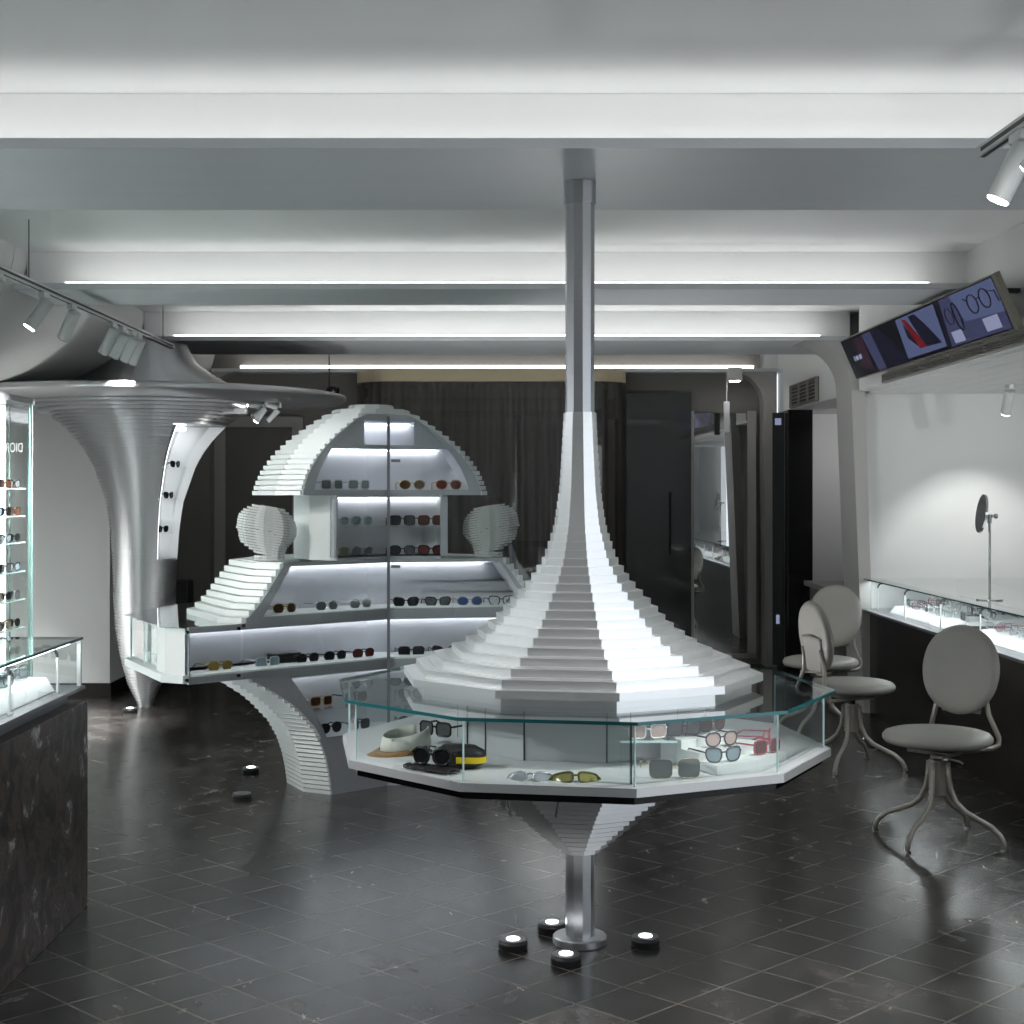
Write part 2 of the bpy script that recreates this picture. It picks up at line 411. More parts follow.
# curtain
cp = round_path(-1.22, 1.12, 13.93, 13.50, .28, 10)
pts = []; acc = 0
for i in range(len(cp)-1):
    a, c = Vector(cp[i]), Vector(cp[i+1]); L = (c-a).length; n = max(2, int(L/.012)); d = (c-a)/L; nn = Vector((-d.y, d.x))
    for k in range(n):
        sN = acc + L*k/n; w = .022*sin(sN*2*pi/.105) + .012*sin(sN*2*pi/.27 + 1)
        p = a + d*L*k/n + nn*w; pts.append((p.x, p.y))
    acc += L
b = B(); vs = []; fs = []; zs = [.04, .9, 1.8, 2.585]
for z in zs: vs += [(p[0], p[1], z) for p in pts]
n = len(pts)
for j in range(len(zs)-1):
    for i in range(n-1): fs.append((j*n+i, j*n+i+1, (j+1)*n+i+1, (j+1)*n+i))
tag(b.add(vs, fs).build('curtain', M['curtain'], smooth=True), 'dark bronze pleated curtain hanging behind curved glass at the back', 'curtain')

# glass door beside the booth, mirror, black cabinet
gd = thing('glass_door', 'dark reflective glass door beside the curtain with black bar handle', 'door', (1.55, 13.9, 0))
B().box(1.20, 1.80, 13.90, 13.925, .002, 2.52).build('door_panel', M['smokedoor'], gd)
B().tube([(1.60, 13.86, 1.02), (1.60, 13.86, 1.60)], .011, 10).cyl((1.60,13.86,1.1),(1.60,13.90,1.1),.007,8).cyl((1.60,13.86,1.52),(1.60,13.90,1.52),.007,8).build('handle', M['black'], gd)
mi = thing('wall_mirror', 'tall frameless mirror standing between glass door and black cabinet', 'mirror', (2.1, 13.9, 0))
B().box(1.825, 2.32, 13.90, 13.915, .10, 2.33).build('mirror_glass', M['mirror'], mi)
B().box(1.80, 1.825, 13.885, 13.92, .08, 2.35).box(2.32, 2.40, 13.885, 13.92, .08, 2.35).box(1.80, 2.40, 13.885, 13.92, .06, .10).build('mirror_frame', M['taupe2'], mi)
sg = thing('hanging_sign_bracket', 'slim grey bracket hanging from the ceiling in front of the mirror', 'bracket', (2.09, 13.6, 2.14))
B().box(2.055, 2.11, 13.595, 13.615, 2.14, 2.42).build('plate', M['wallgrey'], sg, bevel=.006)
B().cyl((2.083, 13.605, 2.42), (2.083, 13.605, 2.70), .005, 8).build('rod', M['taupe2'], sg)
dl = thing('downlight', 'small lit downlight under the arch above the mirror', 'downlight', (2.14, 13.5, 2.585))
B().box(2.08, 2.20, 13.45, 13.55, 2.60, 2.72).build('housing', M['side'], dl)
B().box(2.10, 2.18, 13.46, 13.54, 2.594, 2.5995).build('lens', M['lens_lit'], dl)

cb = thing('black_cabinet', 'tall glossy black cabinet standing at the arch beside the grey alcove wall', 'cabinet', (2.6, 13.5, 0))
B().box(2.58, 2.80, 13.30, 13.90, .02, 2.33).build('body', M['black'], cb, bevel=.004)
B().box(2.47, 2.575, 13.44, 13.46, .05, 2.31).build('glass_leaf', M['smokedoor'], cb)
B().box(2.49, 2.545, 13.43, 13.439, 2.20, 2.26).build('indicator_screen', M['scr_white'], cb)
B().box(2.50, 2.53, 13.43, 13.439, .42, .50).build('lock', M['scr_white'], cb)
dk = thing('side_desk', 'low dark wooden desk in the grey alcove behind the portal', 'desk', (2.9, 13, 0))
B().box(2.70, 3.9, 12.3, 13.2, .78, .82).build('desk_top', M['taupe2'], dk)
B().box(2.74, 3.86, 12.36, 13.14, 0, .78).build('cabinet_base', M['taupe'], dk)
mo = thing('computer_monitor', 'black computer monitor standing on the alcove desk', 'monitor', (3.05, 12.7, .82))
B().box(3.0, 3.02, 12.45, 12.95, .93, 1.25).build('screen', M['black'], mo)
B().box(3.01, 3.03, 12.67, 12.73, .83, 1.0).box(2.95, 3.1, 12.6, 12.8, .82, .832).build('stand', M['blackmatt'], mo)

# vents
def grille(name, label, x, y0, y1, z0, z1, rows):
    g = thing(name, label, 'vent', (x, (y0+y1)/2, z0))
    B().box(x-.006, x-.001, y0, y1, z0, z1).build('backing', M['darkslot'], g)
    b = B()
    b.box(x-.03, x-.0065, y0, y1, z0, z0+.008).box(x-.03, x-.0065, y0, y1, z1-.008, z1).box(x-.03, x-.0065, y0, y0+.02, z0, z1).box(x-.03, x-.0065, y1-.02, y1, z0, z1)
    b.build('frame', M['vent'], g)
    b = B()
    for k in range(rows):
        z = z0 + .008 + (z1-z0-.016)*(k+.5)/rows
        b.box(x-.026, x-.0065, y0+.02, y1-.02, z-.0017, z+.0017)
    n = max(2, int((y1-y0)/.28))
    for k in range(1, n):
        y = y0 + (y1-y0)*k/n; b.box(x-.027, x-.0065, y-.004, y+.004, z0+.018, z1-.008)
    b.build('slats', M['vent'], g)
grille('air_vent', 'long slatted air vent in the bulkhead under the angled screen', 2.619, 6.2, 10.1, 2.331, 2.392, 4)
grille('air_vent', 'slatted air vent in the alcove behind the arch', 2.619, 12.2, 13.3, 2.34, 2.54, 6)

# ------------------------------------------------------------------ angled screen
tv = thing('video_screen', 'long video screen tilted above the counter showing blue eyewear pictures', 'screen', (2.5, 8.9, 2.37))
Bt, Tp = Vector((2.535, 0, 2.390)), Vector((2.414, 0, 2.664))
ya, yb = 10.57, 7.29
out = Vector((-(Tp.z-Bt.z), 0, Tp.x-Bt.x)).normalized()     # faces down into the room
def sp(u, v, k=0.0):
    p = Bt + (Tp-Bt)*v; y = ya + (yb-ya)*u
    return Vector((p.x, y, p.z)) + out*k
def spoly(b, uv, k0, k1): b.solid([sp(u, v, k0) for u, v in uv], [sp(u, v, k1) for u, v in uv])
b = B(); spoly(b, [(0,0),(1,0),(1,1),(0,1)], -.03, 0); b.build('housing', M['tvframe'], tv)
def pic(name, m, polys, k):
    for q in polys:
        b = B(); spoly(b, q, 0.0005, k); b.build(name, M[m], tv)
b = B(); spoly(b, [(.004,.03),(.985,.03),(.985,.97),(.004,.97)], .0003, .001); b.build('display', M['scr_black'], tv)
pic('picture_blue', 'scr_blue', [[(.42,.1),(.66,.1),(.68,.93),(.44,.93)], [(.80,.42),(.982,.36),(.982,.95),(.77,.95)]], .0016)
pic('picture_violet', 'scr_blue2', [[(.68,.06),(.98,.06),(.98,.36),(.80,.42),(.77,.95),(.71,.95)], [(.20,.06),(.27,.06),(.25,.93),(.18,.93)]], .0017)
pic('picture_dark', 'scr_dark', [[(.26,.06),(.42,.06),(.36,.6),(.30,.93),(.25,.93)], [(.55,.22),(.645,.2),(.60,.62),(.56,.9),(.52,.9)], [(.665,.06),(.685,.06),(.715,.95),(.695,.95)], [(.47,.5),(.52,.22),(.50,.5),(.475,.8)]], .0020)
pic('picture_plum', 'scr_plum', [[(.10,.2),(.17,.12),(.18,.9),(.11,.93)]], .0021)
pic('picture_red', 'scr_red', [[(.515,.22),(.56,.22),(.50,.86),(.475,.9)]], .0022)
pic('picture_cards', 'scr_white', [[(.71,.10),(.765,.10),(.765,.32),(.71,.32)], [(.875,.12),(.945,.12),(.945,.36),(.875,.36)], [(.055,.42),(.062,.42),(.064,.54),(.057,.54)], [(.070,.43),(.090,.43),(.092,.53),(.072,.53)], [(.097,.43),(.118,.43),(.122,.55),(.099,.53)]], .0023)
b = B()
def ell(cu, cv, ru, rv): return [sp(cu+ru*cos(2*pi*k/20), cv+rv*sin(2*pi*k/20), .004) for k in range(20)]
b.tube(ell(.865, .66, .022, .17), .004, 5, closed=True); b.tube(ell(.925, .68, .022, .17), .004, 5, closed=True)
b.tube([sp(.887,.72,.004), sp(.903,.73,.004)], .004, 5); b.tube([sp(.845,.74,.004), sp(.83,.8,.004)], .004, 5); b.tube([sp(.945,.78,.004), sp(.975,.74,.004), sp(.978,.55,.004)], .004, 5)
b.build('picture_spectacles', M['scr_black'], tv); b = B(); b.tube(ell(.735, .6, .018, .16), .0025, 5, closed=True); b.build('picture_monocle', M['scr_black'], tv); b = B(); b.tube(ell(.775, .55, .014, .26), .005, 5, closed=True)
b.build('picture_loop', M['scr_black'], tv)
for q in ((2.605, 2.618, 7.27, 7.31, 2.50, 2.56), (2.50, 2.618, 7.5, 7.55, 2.60, 2.62), (2.50, 2.618, 9.9, 9.95, 2.60, 2.62)): B().box(*q).build('bracket', M['blackmatt'], tv)

# ------------------------------------------------------------------ track rails and spotlights
def rail(label, x, y0, y1, z, wires, loc_up):
    t = thing('track_rail', label, 'light track', (x, y0, z))
    B().box(x-.018, x+.018, y0, y1, z-.016, z+.016).build('rail', M['spot'], t, bevel=.003)
    B().box(x-.006, x+.006, y0+.01, y1-.01, z-.0175, z-.0161).box(x+.0181, x+.0195, y0+.05, y1-.05, z-.008, z+.004).box(x-.0195, x-.0181, y0+.05, y1-.05, z-.008, z+.004).build('slot', M['darkslot'], t)
    for y, zt in wires: B().cyl((x, y, z+.016), (x, y, zt), .003, 6).build('wire', M['darkslot'], t)
rail('pale track rail hung on wires beside the metal mushroom column', -2.30, 3.0, 10.62, 2.63, [(7.37, 2.94), (10.33, 2.94), (4.2, 2.94)], 0)
rail('pale track rail ending at the widest grey beam', 1.47, 1.0, 4.55, 2.63, [(2.2, 2.94), (4.0, 2.94)], 0)

def make_spot(label, cat='spotlight', hr=.034, hl=.165):
    t = thing('track_spotlight', label, cat)
    # local: rail foot at z=0, head hangs below along -Z tilt in +X
    B().box(-.015, .015, -.05, .05, -.03, 0).build('adapter', M['spot'], t, local=True, bevel=.003)
    B().cyl((0,0,-.03), (0,0,-.062), .009, 12).cbox((0,0,-.068), .026, .026, .02).build('joint', M['spot'], t, local=True)
    return t
def spot(label, loc, aim, lit=False, power=0, size=.5, L=.165, r=.034, group='track spotlights'):
    t = make_spot(label); t.location = loc; t['group'] = group
    d = Vector(aim).normalized(); p0 = Vector((0,0,-.072))
    b = B().cyl(p0 - d*.035, p0 + d*(L-.035), r, 28)
    b.build('lamp_head', M['spot'], t, local=True, smooth=True, auto=40)
    p1 = p0 + d*(L-.034)
    B().cyl(p1 - d*.0005, p1 + d*.004, r*.86, 28).build('lens', M['lens_lit'] if lit else M['greytrim'], t, local=True)
    if power:
        li = bpy.data.lights.new('spot_beam', 'SPOT'); li.energy = power; li.spot_size = size; li.spot_blend = .6; li.shadow_soft_size = .03; li.color = (1, .985, .96)
        o = bpy.data.objects.new('spot_beam', li); C.objects.link(o); o.parent = t
        o.location = p1 + d*.012; o.rotation_euler = d.to_track_quat('-Z', 'Y').to_euler()
    return t
dsp = Vector((.294, 5.32, 1.0))
def aim(a, b): return Vector(b) - Vector(a)
# right rail, seen one near the frame edge
p = (1.47, 4.22, 2.614); spot('white spotlight with lit end on the rail by the widest beam', p, (-.40, .12, -.85), True, 45, 1.1)
p = (1.47, 3.9, 2.614); spot('added unseen spotlight further back on the rail by the widest beam', p, aim(p, (.50, 5.2, 1.05)), True, 12, .7)  # this head and the next are added out of view to light the display
p = (1.47, 3.5, 2.614); spot('added unseen spotlight closest to the wall end of the short rail', p, aim(p, (.5, 5.2, 1.25)), True, 12, .7)
# left rail
p = (-2.30, 7.62, 2.614); spot('pale spotlight with glowing end on the wire-hung rail', p, (-.48, -.15, -.75), True, 140, 1.0)
p = (-2.30, 6.90, 2.614); spot('pale spotlight cut by the picture edge on the wire-hung rail', p, (-.48, .1, -.75), False, 170, 1.1)
p = (-2.30, 8.12, 2.614); spot('unlit pale spotlight next to the glowing one on the wire-hung rail', p, (-.42, .3, -.75), False, 170, 1.1)
for k, (y, tx) in enumerate([(8.98, -.46), (9.22, -.46), (9.47, -.46), (9.62, -.36)]):
    p = (-2.30, y, 2.614)
    spot('pale cylinder spotlight, %s of four clustered over the metal mushroom disc' % ['first', 'second', 'third', 'last'][k], p, (tx, .25, -.75), False, 170, 1.1)
for y, tg in [(3.6, (.1, 5.3, 1.1)), (4.2, (.1, 5.3, 1.0)), (4.9, (-1.2, 7.6, 1.3)), (5.5, (-1.4, 7.6, .7)), (6.0, (-1.1, 7.8, 1.6))]:  # extra heads added outside the view to brighten both displays
    p = (-2.30, y, 2.614); spot('added unseen spotlight on near stretch of the wire-hung rail, %s in its row of five' % {3.6:'first', 4.2:'second', 4.9:'third', 5.5:'fourth', 6.0:'last'}[y], p, aim(p, tg), True, 36, .6)
# niche soffit spots
p = (3.42, 10.02, 2.317); spot('white spotlight with lit end under the plank soffit over the counter', p, (.02, .50, -.85), True, 13, 1.4, L=.17, group='soffit spotlights')
p = (3.95, 8.6, 2.317); spot('added unseen soffit spotlight above the counter beyond the mirror', p, (-.25, 1, -.40), True, 6, 1.9, group='soffit spotlights')  # added out of view to wash the niche wall

for y in (7.4, 6.2):  # two more wall washers added beyond the view for the niche
    p = (3.9, y, 2.317); spot('added unseen soffit spotlight over the near stretch of wall counter, %s' % {7.4:'first', 6.2:'second'}[y], p, (-.1, 1, -.40), True, 9, 1.9, group='soffit spotlights')
p = (3.3, 12.7, 2.329); spot('added soffit spotlight hidden in the grey alcove behind the portal', p, (-.15, .9, -.45), True, 7, 1.9, group='soffit spotlights')  # hidden lamp added to lift the dark alcove wall
# ------------------------------------------------------------------ eyewear
SHAPES = {}
def sh_round(n=24): return [(cos(2*pi*k/n), sin(2*pi*k/n)) for k in range(n)]
def sh_super(e, n=28, top=1.0, drop=0.0, skew=0.0):
    out = []
    for k in range(n):
        a = 2*pi*k/n; c, s = cos(a), sin(a)
        x = math.copysign(abs(c)**(2/e), c); y = math.copysign(abs(s)**(2/e), s)
        x *= 1 - drop*max(0, -y)*.5 ; y += skew*x*.3
        out.append((x, y))
    return out
SHAPES['round'] = sh_round(); SHAPES['square'] = sh_super(4.2); SHAPES['way'] = sh_super(3.4, drop=.45, skew=.35)
SHAPES['aviator'] = sh_super(2.6, drop=.55, skew=.15); SHAPES['cat'] = sh_super(2.8, drop=.4, skew=.9); SHAPES['panto'] = sh_super(2.5, drop=.25)
def make_glasses(fk, lk, shape='way', w=.027, h=.022, rim=.0028, label='', group=None, folded=False, wrap=False):
    t = thing('sunglasses' if lk not in ('none',) else 'eyeglasses', label, 'sunglasses' if lk not in ('none',) else 'eyeglasses', group=group)
    fm, lm = FM[fk], LM[lk]
    cx = w + .0085; fr = B()
    for sx in (-1, 1):
        pts = [(sx*(cx + x*w), (y+1.0)*h + rim) for x, y in SHAPES[shape]]
        zc = h + rim
        bow = lambda x: (x/.07)**2 * (.030 if wrap else .008)
        P = [Vector((x, bow(x), z)) for x, z in pts]
        l = B(); c = Vector((sx*cx, bow(cx) - .001, zc)); n = len(P)
        l.add([c] + P, [(0, i+1, (i+1) % n + 1) for i in range(n)])
        l.add([c + Vector((0,.0015,0))] + [p + Vector((0,.0015,0)) for p in P], [(0, (i+1) % n + 1, i+1) for i in range(n)])
        l.build('lens', lm, t, local=True, smooth=True)
        fr.tube(P, rim, 6, closed=True)
        tm = B(); e = Vector((sx*(cx+w+rim), bow(cx+w), zc + h*.45))
        if folded:
            tm.tube([e, e + Vector((-sx*.01, .012, 0)), e + Vector((-sx*.05, .016, -.006)), e + Vector((-sx*.10, .018, -.014))], [rim*.9, rim, rim, rim*1.1], 6)
        else:
            tm.tube([e, e + Vector((sx*.003, .012, 0)), e + Vector((sx*.003, .095, -.002)), Vector((e.x - sx*.004, e.y + .135, .012)), Vector((e.x - sx*.006, e.y + .145, .003))], [rim*.9, rim*1.1, rim, rim*1.2, rim*1.1], 6)
        tm.build('temple', fm, t, local=True, smooth=True)
    fr.tube([(-.0105, .0005, h*1.35), (-.004, -.001, h*1.5), (.004, -.001, h*1.5), (.0105, .0005, h*1.35)], rim*.95, 6)
    fr.build('frame', fm, t, local=True, smooth=True)
    return t
PROTO = {}
def gl(fk, lk, shape, loc, rz, label, scale=1.0, group=None, rx=0, ry=0, **kw):
    key = (fk, lk, shape, tuple(sorted(kw.items())))
    if key not in PROTO:
        t = make_glasses(fk, lk, shape, label=label, group=group, **kw); PROTO[key] = t
        t.location = loc; t.rotation_euler = (rx, ry, rz); t.scale = (scale,)*3
        return t
    t = copy_tree(PROTO[key], loc, (rx, ry, rz), label, None, scale)
    if group: t['group'] = group
    elif 'group' in t: del t['group']
    return t

# ------------------------------------------------------------------ central display on its pole
DC = (.294, 5.32)
cd = thing('pole_display', 'white stepped funnel display on a floor to ceiling pole with glass case', 'display stand', (DC[0], DC[1], 0))
PH = 8
b = B()
prof = [(.948,.640),(.985,.575),(1.02,.485),(1.05,.425),(1.08,.380),(1.11,.337),(1.14,.305),(1.17,.278),(1.205,.247),(1.237,.215),(1.27,.185),(1.35,.132),(1.47,.092),(1.60,.074),(1.75,.064),(1.87,.058)]
z = .945; pitch = .0284
while z < 1.87:
    b.prism(deca(DC, interp(prof, z), PH), z, z + pitch - .0022)
    b.prism(deca(DC, interp(prof, z)*.93, PH), z + pitch - .0022, z + pitch)
    z += pitch
b.build('slat_cone', M['slat'], cd)
B().prism(deca(DC, .052, PH), z, 2.62).build('pole', M['alu'], cd)
B().prism(deca(DC, .057, PH), 2.62, 2.70).build('ceiling_collar', M['alu'], cd, bevel=.002)
b = B(); prof2 = [(.325,.058),(.35,.09),(.49,.262),(.56,.36),(.66,.50)]
z = .327
while z < .655:
    b.prism(deca(DC, interp(prof2, z+.01), PH), z, z+.0140); b.prism(deca(DC, interp(prof2, z)*.80, PH), z+.0140, z+.0212); z += .0212
b.build('slat_underside', M['slat'], cd)
B().prism(deca(DC, .052, PH), .03, .34).build('lower_pole', M['alu'], cd)
B().lathe([(.092,0),(.096,.004),(.096,.026),(.092,.031)], 48, DC).build('base_plate', M['alu'], cd, smooth=True, auto=30)
B().prism(deca(DC, .84, PH), .664, .689).build('under_tray', M['black'], cd)
B().prism(deca(DC, .861, PH), .690, .717).build('tray', M['tray'], cd)
RA, RB = deca(DC, .870, PH), deca(DC, .8615, PH); b = B()
for k in range(10): b.prism([RA[k], RA[(k+1) % 10], RB[(k+1) % 10], RB[k]], .6905, .7172)
b.build('tray_rim', M['rim'], cd)
B().prism(deca(DC, .44, PH), .7175, .900).build('core', M['core'], cd)
CV = deca(DC, .4415, PH)
for k in range(10):
    p, q = Vector(CV[k]), Vector(CV[(k+1) % 10])
    for tt in ((0, .02), (.33, .345)) if k % 2 == 0 else ((0, .02),):
        a_, c_ = p + (q-p)*tt[0], p + (q-p)*tt[1]; nn = (p + (q-p)*.5 - Vector(DC)).normalized()*.0015
        B().prism([tuple(a_), tuple(a_+nn), tuple(c_+nn), tuple(c_)][::-1], .718, .90).build('core_seam', M['blackmatt'], cd)
V = deca(DC, .845, PH)
for k in range(10):
    p, q = Vector(V[k]), Vector(V[(k+1) % 10]); d = (q-p).normalized(); e = .003
    p2, q2 = p + d*e, q - d*e
    g = B().add([(p2.x,p2.y,.718),(q2.x,q2.y,.718),(q2.x,q2.y,.905),(p2.x,p2.y,.905)], [(0,1,2,3)]).build('glass_side', M['glass'], cd)
for k in range(10):
    v = Vector(V[k]); B().prism(deca(v, .0034, 0, 6), .718, .905).build('glass_edge_strip', M['edgel'], cd)
# top glass: a clear disc with green edge
T = deca(DC, .885, PH); T2 = deca(DC, .60, PH)
b = B()
for k in range(10):
    a, c, c2, a2 = T[k], T[(k+1) % 10], T2[(k+1) % 10], T2[k]
    b.add([(a[0],a[1],.918),(c[0],c[1],.918),(c2[0],c2[1],.918),(a2[0],a2[1],.918)], [(0,1,2,3)])
b.build('glass_top', M['glasstop'], cd)
b = B(); T3 = deca(DC, .8845, PH); T4 = deca(DC, .879, PH)
for k in range(10):
    a, c, c2, a2 = T3[k], T3[(k+1) % 10], T4[(k+1) % 10], T4[k]
    b.prism([a, c, c2, a2], .907, .9175)
b.build('green_glass_edge', M['edge'], cd)
B().prism(deca(DC, .60, PH), .902, .944).build('top_plinth', M['slat'], cd)
# glass dividers from the core out to the corners
for k in (0, 4):
    a, c = Vector(deca(DC, .445, PH)[k]), Vector(deca(DC, .80, PH)[k])
    B().add([(a.x,a.y,.718),(c.x,c.y,.718),(c.x,c.y,.903),(a.x,a.y,.903)], [(0,1,2,3)]).build('glass_divider', M['glass'], cd)
    e = (c-a).normalized(); n = Vector((-e.y, e.x))*.002
    B().prism([(c-e*.012-n)[:2] if False else tuple((c-e*.014-n)), tuple(c-n), tuple(c+n), tuple(c-e*.014+n)], .718, .903).build('divider_edge', M['darkedge'], cd)

def ctr(az, r, z):  # a point of the tray by azimuth (0 = towards camera) and radius
    return (DC[0] + r*sin(R_(az)), DC[1] - r*cos(R_(az)), z)
# items in the central case
vz = .7175
case = thing('eyewear_case', 'black hard eyewear case with yellow band in the pole display case', 'case', ctr(-39, .66, vz), R_(-12))
b = B()
def pill(w, d, z0, z1, r0, n=10, e=3.2):
    rings = []
    for j in range(n+1):
        t = j/n; z = z0 + (z1-z0)*t; s = (1 - abs(2*t-1)**3.5)**.5 if 0 < t < 1 else .55
        s = max(.6, s); rings.append([(s*w/2*math.copysign(abs(cos(a))**(2/e), cos(a)), s*d/2*math.copysign(abs(sin(a))**(2/e), sin(a)), z) for a in [2*pi*k/28 for k in range(28)]])
    bb = B(); vs = [p for r in rings for p in r]; m = 28
    fs = [(j*m+k, j*m+(k+1)%m, (j+1)*m+(k+1)%m, (j+1)*m+k) for j in range(n) for k in range(m)] + [tuple(range(m))[::-1], tuple(range(n*m, (n+1)*m))]
    return bb.add(vs, fs)
pill(.175, .085, 0, .072, .02).build('shell', M['blackmatt'], case, smooth=True, local=True)
b = B(); ring = [(.0885*math.copysign(abs(cos(a))**(2/3.2), cos(a)), .0435*math.copysign(abs(sin(a))**(2/3.2), sin(a))) for a in [2*pi*k/28 for k in range(28)]]
sel = [p for p in ring]
b.add([(x, y, z) for z in (.020, .040) for x, y in ring], [(k, (k+1) % 28, 28+(k+1) % 28, 28+k) for k in range(28) if ring[k][0] > -.02 and ring[k][1] < .03])
y_m = mat('yellow_band', (.75, .55, .01), .4); b.build('band', y_m, case, local=True)['label'] = 'yellow band'
b = B().tube([(-.07,-.02,.066),(-.09,-.03,.07),(-.098,-.035,.045),(-.09,-.035,.03)], .003, 6); b.build('strap', M['blackmatt'], case, local=True)
cl = B()
n = 14; pts = []
for j in range(n):
    for i in range(n):
        u, v = i/(n-1)-.5, j/(n-1)-.5
        pts.append((u*.19 + .01*sin(v*9), v*.075, .006 + .006*abs(sin(u*16+v*5)) + .004*cos(v*22)))
cl.add(pts, [(j*n+i, j*n+i+1, (j+1)*n+i+1, (j+1)*n+i) for j in range(n-1) for i in range(n-1)])
p = ctr(-41, .765, vz); o = cl.build('cleaning_cloth', M['blackmatt'], local=True, smooth=True); o.location = p; o.rotation_euler = (0,0,R_(-38))
so = o.modifiers.new('thick', 'SOLIDIFY'); so.thickness = .003
tag(o, 'crumpled black cloth under black sunglasses in the pole display', 'cloth')
gl('black', 'black', 'panto', ctr(-41, .765, vz+.016), R_(-24), 'round black sunglasses lying on black cloth in the pole display', 1.05, rim=.0045, w=.026, h=.024)
gl('black', 'grey', 'square', ctr(-80, .52, vz+.03), R_(-35), 'dark rectangular sunglasses leaning at the core of the pole display', 1.05, rim=.0035)
gl('silver', 'silver', 'cat', ctr(-14.5, .775, vz), R_(-6), 'silver mirrored sport sunglasses in the front pane of the pole display', 1.05, rx=R_(-48), wrap=True, h=.019, w=.031)
gl('olive', 'lime', 'square', ctr(-4, .77, vz), R_(2), 'yellow lens sport sunglasses with dark studded frame in the pole display', 1.0, rx=R_(-30), wrap=True, h=.016, w=.031, rim=.0035)
gl('gold', 'smoke', 'square', ctr(20, .745, vz), R_(6), 'large rimless dark grey sunglasses standing in the pole display', 1.12, rim=.0012, w=.031, h=.026)
# little glass shelf with pale glasses, white risers with more frames, on the right side
rs = thing('glass_riser', 'small glass shelf bridge holding pink sunglasses inside the pole display', 'riser', ctr(21, .52, vz))
x, y, _ = ctr(21, .53, 0)
B().box(x-.09, x+.09, y-.05, y+.05, vz+.085, vz+.090).build('shelf', M['glassg'], rs)
B().box(x-.09, x+.09, y-.0535, y-.0505, vz+.084, vz+.091).build('shelf_edge', M['edgel'], rs)
B().box(x-.088, x-.085, y-.045, y+.045, vz, vz+.085).box(x+.085, x+.088, y-.045, y+.045, vz, vz+.085).build('leg', M['glass'], rs)
gl('white', 'pink', 'square', (x, y-.02, vz+.0905), R_(14), 'pale pink sunglasses on the small glass shelf of the pole display', 1.0)
wr = thing('white_riser', 'stepped pale riser blocks in the wide clear pane of the pole display', 'riser', ctr(48, .62, vz))
for k in range(3):
    a0, a1 = 31, 60; r0, r1 = .47, .76 - k*.09
    q = [ctr(a0, r0, 0)[:2], ctr(a0, r1, 0)[:2], ctr((a0+a1)/2, r1, 0)[:2], ctr(a1, r1, 0)[:2], ctr(a1, r0, 0)[:2]]
    B().prism(q, vz + .028*k + (.0005 if k else 0), vz + .028*(k+1)).build('step', M['panelwhite'], wr)
ii = 0
for az, r, k, fk, lk, shp, lab in [(36,.72,1,'black','steel','way','grey lens sunglasses on the lowest pale riser of the pole display'),
        (44,.63,2,'black','pink','panto','pink lens sunglasses on the middle pale riser of the pole display'),
        (54,.73,1,'red','wine','square','red sunglasses at the outer end of the lowest pale riser'),
        (38,.52,3,'black','grey','square','black sunglasses on the top pale riser of the pole display'),
        (54,.53,3,'black','brown','way','brown lens sunglasses on the top pale riser near the glass'),
        (84,.66,0,'red','pink','way','red framed sunglasses behind the far side pane of the pole display')]:
    gl(fk, lk, shp, ctr(az, r, vz + .028*k + .0005), R_(az-14), lab, 1.0)
# sun visor
sv = thing('sun_visor', 'white headband sun visor with brown peak in the pole display', 'visor', ctr(-70, .66, vz), R_(-48))
b = B(); n = 26; vs = []; fs = []
for j, zz in enumerate((.0, .028, .055)):
    for k in range(n):
        a = R_(-150 + 300*k/(n-1)); vs.append((.078*sin(a)*(1 - .05*j), .095*(-cos(a))*(1-.05*j) + .02, zz + .018*(1-cos(a))*.8))
for j in range(2):
    for k in range(n-1): fs.append((j*n+k, j*n+k+1, (j+1)*n+k+1, (j+1)*n+k))
o = b.add(vs, fs).build('headband', mat('ivory_cloth', (.62,.62,.57), .7), sv, local=True, smooth=True); o.modifiers.new('t','SOLIDIFY').thickness = .006
b = B(); vs = []; fs = []
for j in range(5):
    t = j/4
    for k in range(13):
        a = R_(-72 + 144*k/12); r = 1 + t*.75*cos(a)**1.0
        vs.append((.080*sin(a)*(1+.12*t), -.097*cos(a)*(r) + .02, .010 + .012*(1-cos(a)) - .014*t))
for j in range(4):
    for k in range(12): fs.append((j*13+k, j*13+k+1, (j+1)*13+k+1, (j+1)*13+k))
o = b.add(vs, fs).build('peak', mat('tan_peak', (.33,.19,.08), .35), sv, local=True, smooth=True); o.modifiers.new('t','SOLIDIFY').thickness = .003
# light inside
for az in (-28, 26):
    x, y, _ = ctr(az, .60, 0)

# floor pucks
def puck(loc, label, s=1.0, lit=True):
    t = thing('floor_light', label, 'floor light', (loc[0], loc[1], 0), group='puck floor lights')
    B().lathe([(.050*s,0),(.052*s,.006),(.052*s,.022),(.046*s,.030)], 32, loc).build('housing', M['blackmatt'], t, smooth=True, auto=30)
    B().lathe([(.047*s,.0301),(.047*s,.034),(.030*s,.0345)], 32, loc).build('rim', M['greytrim'], t, smooth=True, auto=30)
    B().lathe([(.024*s,.0346),(.022*s,.037),(.010*s,.038)], 24, loc).build('lens', M['puck_lit'] if lit else M['greytrim'], t)
def fl(x, y, z=.012):
    d = 1500*(1.6-z)/(y-492); return ((x-497)*d/1500, d)
puck(fl(513, 945), 'lit puck floor light beside the central pole, facing the stone counter')
puck(fl(552, 928), 'lit puck floor light behind the central pole base')
puck(fl(566, 960), 'lit puck floor light in front of the central pole base')
puck(fl(645.5, 942), 'lit puck floor light beside the central pole, facing the chairs')
puck(fl(251, 771), 'lit puck floor light behind the flared foot of the mushroom cabinet')
puck(fl(242, 797), 'unlit puck floor light beside the flared foot of the mushroom cabinet', lit=False)
